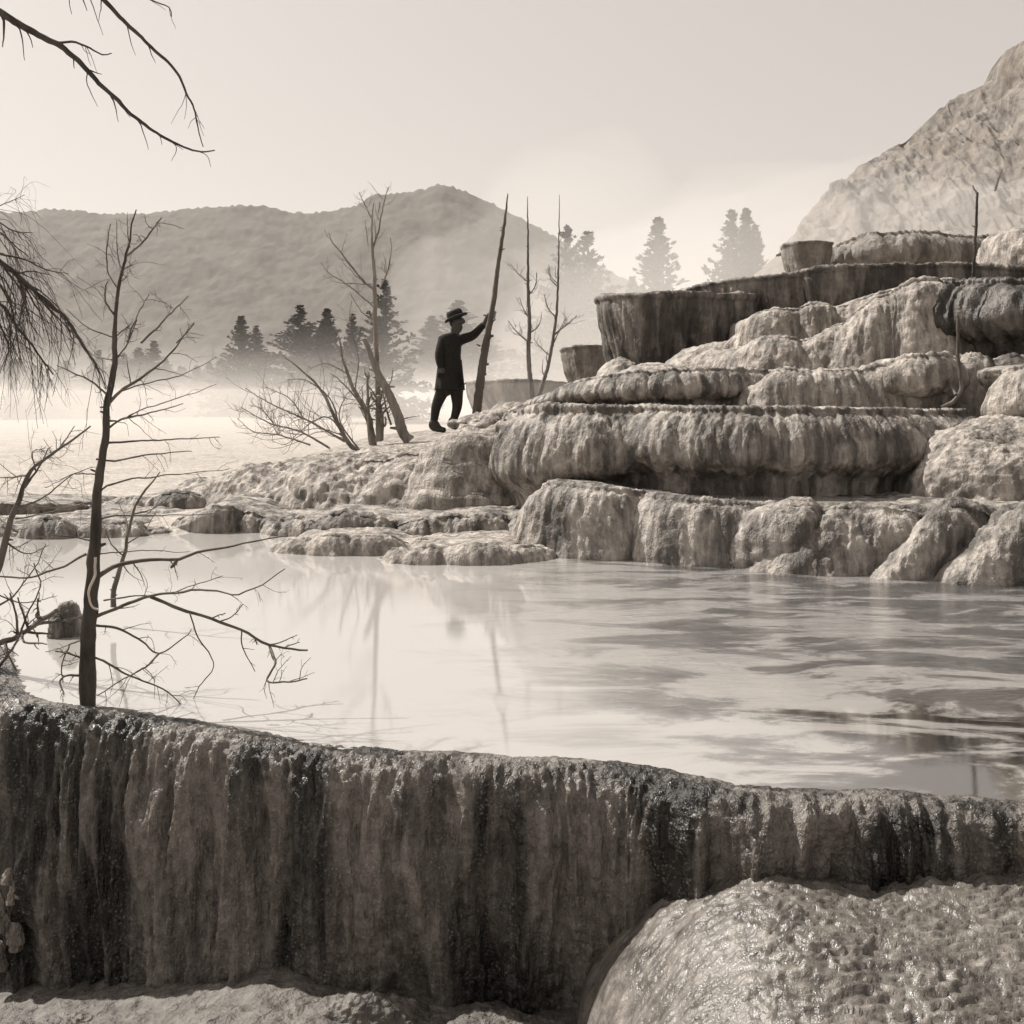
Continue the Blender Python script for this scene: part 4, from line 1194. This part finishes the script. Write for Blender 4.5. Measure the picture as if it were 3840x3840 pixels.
# fingers of the raised hand curl round the log; nose on the face
hand = J['har'][0]
logc = Vector(at(*c2(1030, 935), dl))
for k in range(4):
    up = Vector((0.006 * k, 0, .028 * k - .035))
    a0 = hand + up + Vector((.02, -.02, .02))
    J[f'f{k}a'] = (a0, .017)
    J[f'f{k}b'] = (a0 + Vector((.05, -.02, .012)), .014)
    J[f'f{k}c'] = (a0 + Vector((.09, .03 + .0, .004)), .012)
    E += [('har', f'f{k}a'), (f'f{k}a', f'f{k}b'), (f'f{k}b', f'f{k}c')]
J['th1'] = (hand + Vector((.0, .04, .05)), .017)
J['th2'] = (hand + Vector((.05, .08, .08)), .014)
E += [('har', 'th1'), ('th1', 'th2')]
J['nose'] = (J['head1'][0] + Vector((.128, -.035, -.005)), .020)
J['chin'] = (J['head0'][0] + Vector((.078, -.022, -.035)), .036)
E += [('head1', 'nose'), ('head0', 'chin')]
feet = Vector(((J['anl'][0].x + J['anr'][0].x) / 2, dm, min(zf, zf2)))
man = empty('person', feet)
tag(man, 'man in dark coat and brimmed hat standing on the ledge, gripping the log', 'person')


def man_part(name, me, mat):
    me.transform(__import__('mathutils').Matrix.Translation(-feet))
    return link(name, me, mat, man)


man_part('body', skinned(J, E), M_SKIN)


def sub(keys, grow, edges_from=E, extra=None, over=None):
    j = {k: (J[k][0], (tuple(r * grow for r in J[k][1]) if isinstance(J[k][1], tuple) else J[k][1] * grow)) for k in keys}
    if over:
        for k, v in over.items():
            j[k] = v
    e = [x for x in edges_from if x[0] in j and x[1] in j] + (extra or [])
    return skinned(j, e)


hem = {'hip2': (mp(785, 1290), (.185, .165)), 'waist': (J['waist'][0], (.18, .16)), 'upper': (J['upper'][0], .14), 'collar': (mp(812, 1050), .075)}
coat = sub(['waist', 'chest', 'upper', 'shl', 'ell', 'wrl', 'shr', 'elr', 'wrr'], 1.3, extra=[('waist', 'hip2'), ('upper', 'collar')], over=hem)
rows_ = []
ang = np.linspace(0, 2 * math.pi, 40, endpoint=False)
for t in list(np.linspace(0, 1, 14)) + [1.0, .9]:              # the skirt of the coat, turned in at the hem
    c_ = np.array(mp(785 - 2 * t, 1205 + 185 * t))
    inn = .02 if len(rows_) >= 14 else 0
    fold = 1 + .035 * t * np.sin(ang * 6 + 1.3) + .02 * t * np.sin(ang * 11)
    rx, ry = .172 + .045 * t - inn, .150 + .035 * t - inn
    rows_.append(np.stack([c_[0] + rx * fold * np.cos(ang), c_[1] + ry * fold * np.sin(ang), np.full(40, c_[2])], 1))
sk_me = mesh_np(np.array(rows_).reshape(-1, 3), grid_quads(len(rows_), 40, True))
bm = bmesh.new()
bm.from_mesh(coat)
bm.from_mesh(sk_me)
bmesh.ops.recalc_face_normals(bm, faces=bm.faces)
bm.to_mesh(coat)
bm.free()
coat.polygons.foreach_set('use_smooth', np.full(len(coat.polygons), True))
man_part('coat', coat, M_COAT)
man_part('trousers', sub(['pelvis', 'hpl', 'knl', 'anl', 'hpr', 'knr', 'anr'], 1.12), M_TROUSER)
for s_ in ('l', 'r'):
    a = J['an' + s_][0]
    t_ = a + Vector((.15, -.06, -.055))
    man_part('boot', skinned({'a': (a + Vector((0, 0, .12)), .062), 'b': (a, .062), 'c': (a + (t_ - a) * .6 + Vector((0, 0, -.01)), .05), 'd': (t_ + Vector((.04, -.02, 0)), .04), 'h': (a + Vector((-.05, .02, -.045)), .04)},
                             [('a', 'b'), ('b', 'c'), ('c', 'd'), ('b', 'h')]), M_BOOT)
# hair and hat
hd = J['head1'][0]
man_part('hair', skinned({'a': (hd + Vector((-.035, .0, .03)), .088), 'b': (hd + Vector((-.045, 0, -.04)), .07), 'c': (hd + Vector((-.04, 0, -.085)), .05)}, [('a', 'b'), ('b', 'c')]), M_HAIR)
a = np.linspace(0, 2 * math.pi, 36, endpoint=False)
rings = [(.10, -.01), (.158, -.012), (.168, .004), (.160, .016), (.112, .012), (.113, .05), (.108, .10), (.085, .125), (.05, .118), (.001, .112)]
V = np.array([[r_ * math.cos(t) * 1.08, r_ * math.sin(t) * .92, z_ + .05 * (math.cos(t * 2) * .35 if False else 0) + (.022 * abs(math.sin(t)) if .15 < r_ < .2 else 0)] for r_, z_ in rings for t in a])
tl = math.radians(-22)
Rm = np.array([[math.cos(tl), 0, -math.sin(-tl) * -1], [0, 1, 0], [math.sin(-tl), 0, math.cos(tl)]])
Rm = np.array([[math.cos(tl), 0, math.sin(tl)], [0, 1, 0], [-math.sin(tl), 0, math.cos(tl)]])
V = V @ Rm.T + np.array(mp(822, 955) + Vector((0, 0, .0))) - np.array(feet)
link('hat', mesh_np(V, grid_quads(len(rings), 36, True)), M_HAT, man)


# ------------------------------------------------------------------ air
def volume_mat(name, dens, col=(1, .96, .92), aniso=.35):
    m, nt, b_ = new_mat(name)
    nt.nodes.remove(b_)
    v = nt.nodes.new('ShaderNodeVolumePrincipled')
    v.inputs['Color'].default_value = (*col, 1)
    v.inputs['Density'].default_value = dens
    v.inputs['Anisotropy'].default_value = aniso
    nt.links.new(v.outputs[0], nt.nodes['Material Output'].inputs['Volume'])
    return m


def box_mesh(x0, x1, y0, y1, z0, z1):
    V = [(x, y, z) for z in (z0, z1) for y in (y0, y1) for x in (x0, x1)]
    Fc = [(0, 2, 3, 1), (4, 5, 7, 6), (0, 1, 5, 4), (2, 6, 7, 3), (0, 4, 6, 2), (1, 3, 7, 5)]
    me = bpy.data.meshes.new('box')
    me.from_pydata(V, [], Fc)
    me.update()
    return me


HAZE = .00008
tag(link('haze', box_mesh(-3600, 3600, -420, 6100, -30, 520), volume_mat('thin haze', HAZE)), kind='stuff')


def steam(name, parts_, dens, seed):
    VV, QQ, off = [], [], 0
    cx, cy, cz, rx, ry, rz = parts_
    nu, nv = 64, 32
    a = np.linspace(0, 2 * math.pi, nu, endpoint=False)[None]
    t = np.linspace(-math.pi / 2 + .01, math.pi / 2 - .01, nv)[:, None]
    D = np.stack([np.cos(a) * np.cos(t), np.sin(a) * np.cos(t), np.sin(t) + 0 * a], -1)
    k = 1 + .35 * fbm(D * 1.6, 3, seed)
    G = D * k[..., None] * (rx, ry, rz)
    V = np.concatenate([G.reshape(-1, 3), [[0, 0, -rz], [0, 0, rz]]])
    Q = [tuple(q) for q in grid_quads(nv, nu, True)]
    b0, b1 = nu * nv, nu * nv + 1
    Q += [(b0, k_, (k_ + 1) % nu) for k_ in range(nu)] + [(b1, nu * (nv - 1) + (k_ + 1) % nu, nu * (nv - 1) + k_) for k_ in range(nu)]
    me = bpy.data.meshes.new(name)
    me.from_pydata(V.tolist(), [], Q)
    me.update()
    bm = bmesh.new()
    bm.from_mesh(me)
    bmesh.ops.recalc_face_normals(bm, faces=bm.faces)
    bm.to_mesh(me)
    bm.free()
    o = link(name, me, volume_mat(name + ' vapour', dens, (1, .97, .94), .3), None, (cx, cy, cz))
    return tag(o, kind='stuff')


tag(link('valley_steam', box_mesh(-900, 900, 21, 900, -16, 1.7), volume_mat('valley steam', .0062, (1, .97, .94), 0.0)), kind='stuff')
tag(link('ground_steam', box_mesh(-90, 90, 19.5, 140, -15, .22), volume_mat('ground steam', .016, (1, .97, .94), 0.0)), kind='stuff')
tag(link('drifting_mist', box_mesh(-120, 120, 20.5, 150, -15, .75), volume_mat('drifting mist', .009, (1, .97, .94), 0.0)), kind='stuff')
steam('hillside_steam', (12, 37, 1.4, 13, 11, 5.0), .034, 3)
steam('drifting_steam', (2.6, 48, .5, 8.5, 12, 8.5), .013, 8)

# ------------------------------------------------------------------ light, sky, camera
AZ, EL = math.radians(32), math.radians(47)       # the sun stands on the left and a little behind the scene
sd = Vector((-math.cos(AZ) * math.cos(EL), math.sin(AZ) * math.cos(EL), math.sin(EL)))
sun = bpy.data.lights.new('sun', 'SUN')
sun.energy = 5.0
sun.angle = math.radians(.6)
sun.color = (1, .955, .89)
so = bpy.data.objects.new('sun', sun)
COL.objects.link(so)
so.rotation_euler = (-sd).to_track_quat('-Z', 'Y').to_euler()

w = bpy.data.worlds.new('World')
scene.world = w
w.use_nodes = True
nt = w.node_tree
bg = nt.nodes['Background']
sky = nt.nodes.new('ShaderNodeTexSky')
sky.sky_type = 'NISHITA'
sky.sun_disc = False
sky.sun_elevation = EL
sky.sun_rotation = math.atan2(sd.x, sd.y)
sky.dust_density = 3.0
sky.air_density = 1.0
bw = nt.nodes.new('ShaderNodeRGBToBW')
nt.links.new(sky.outputs[0], bw.inputs[0])
pw = nt.nodes.new('ShaderNodeMath')
pw.operation = 'POWER'
pw.inputs[1].default_value = .38
nt.links.new(bw.outputs[0], pw.inputs[0])
SKYK = 2.85
ml = nt.nodes.new('ShaderNodeMath')
ml.operation = 'MULTIPLY'
ml.inputs[1].default_value = SKYK
nt.links.new(pw.outputs[0], ml.inputs[0])
nt.links.new(mix(nt, 1.0, ml.outputs[0], (1.035, .96, .900), 'MULTIPLY'), bg.inputs['Color'])
bg.inputs['Strength'].default_value = .10

cam = bpy.data.cameras.new('camera')
cam.sensor_width = 36
cam.lens = 36 * F / 3840
cam.shift_y = -(1920 - HY) / 3840
cam.clip_start = .05
cam.clip_end = 20000
camo = bpy.data.objects.new('camera', cam)
COL.objects.link(camo)
camo.location = (0, 0, 0)
camo.rotation_euler = (math.radians(90), 0, 0)
scene.camera = camo
scene.render.engine = 'CYCLES'
scene.view_settings.view_transform = 'Standard'
scene.view_settings.look = 'None'
scene.view_settings.exposure = 0.38
scene.cycles.use_denoising = True
scene.cycles.sample_clamp_direct = 12
scene.cycles.sample_clamp_indirect = 5
scene.cycles.max_bounces = 8
scene.cycles.volume_bounces = 2
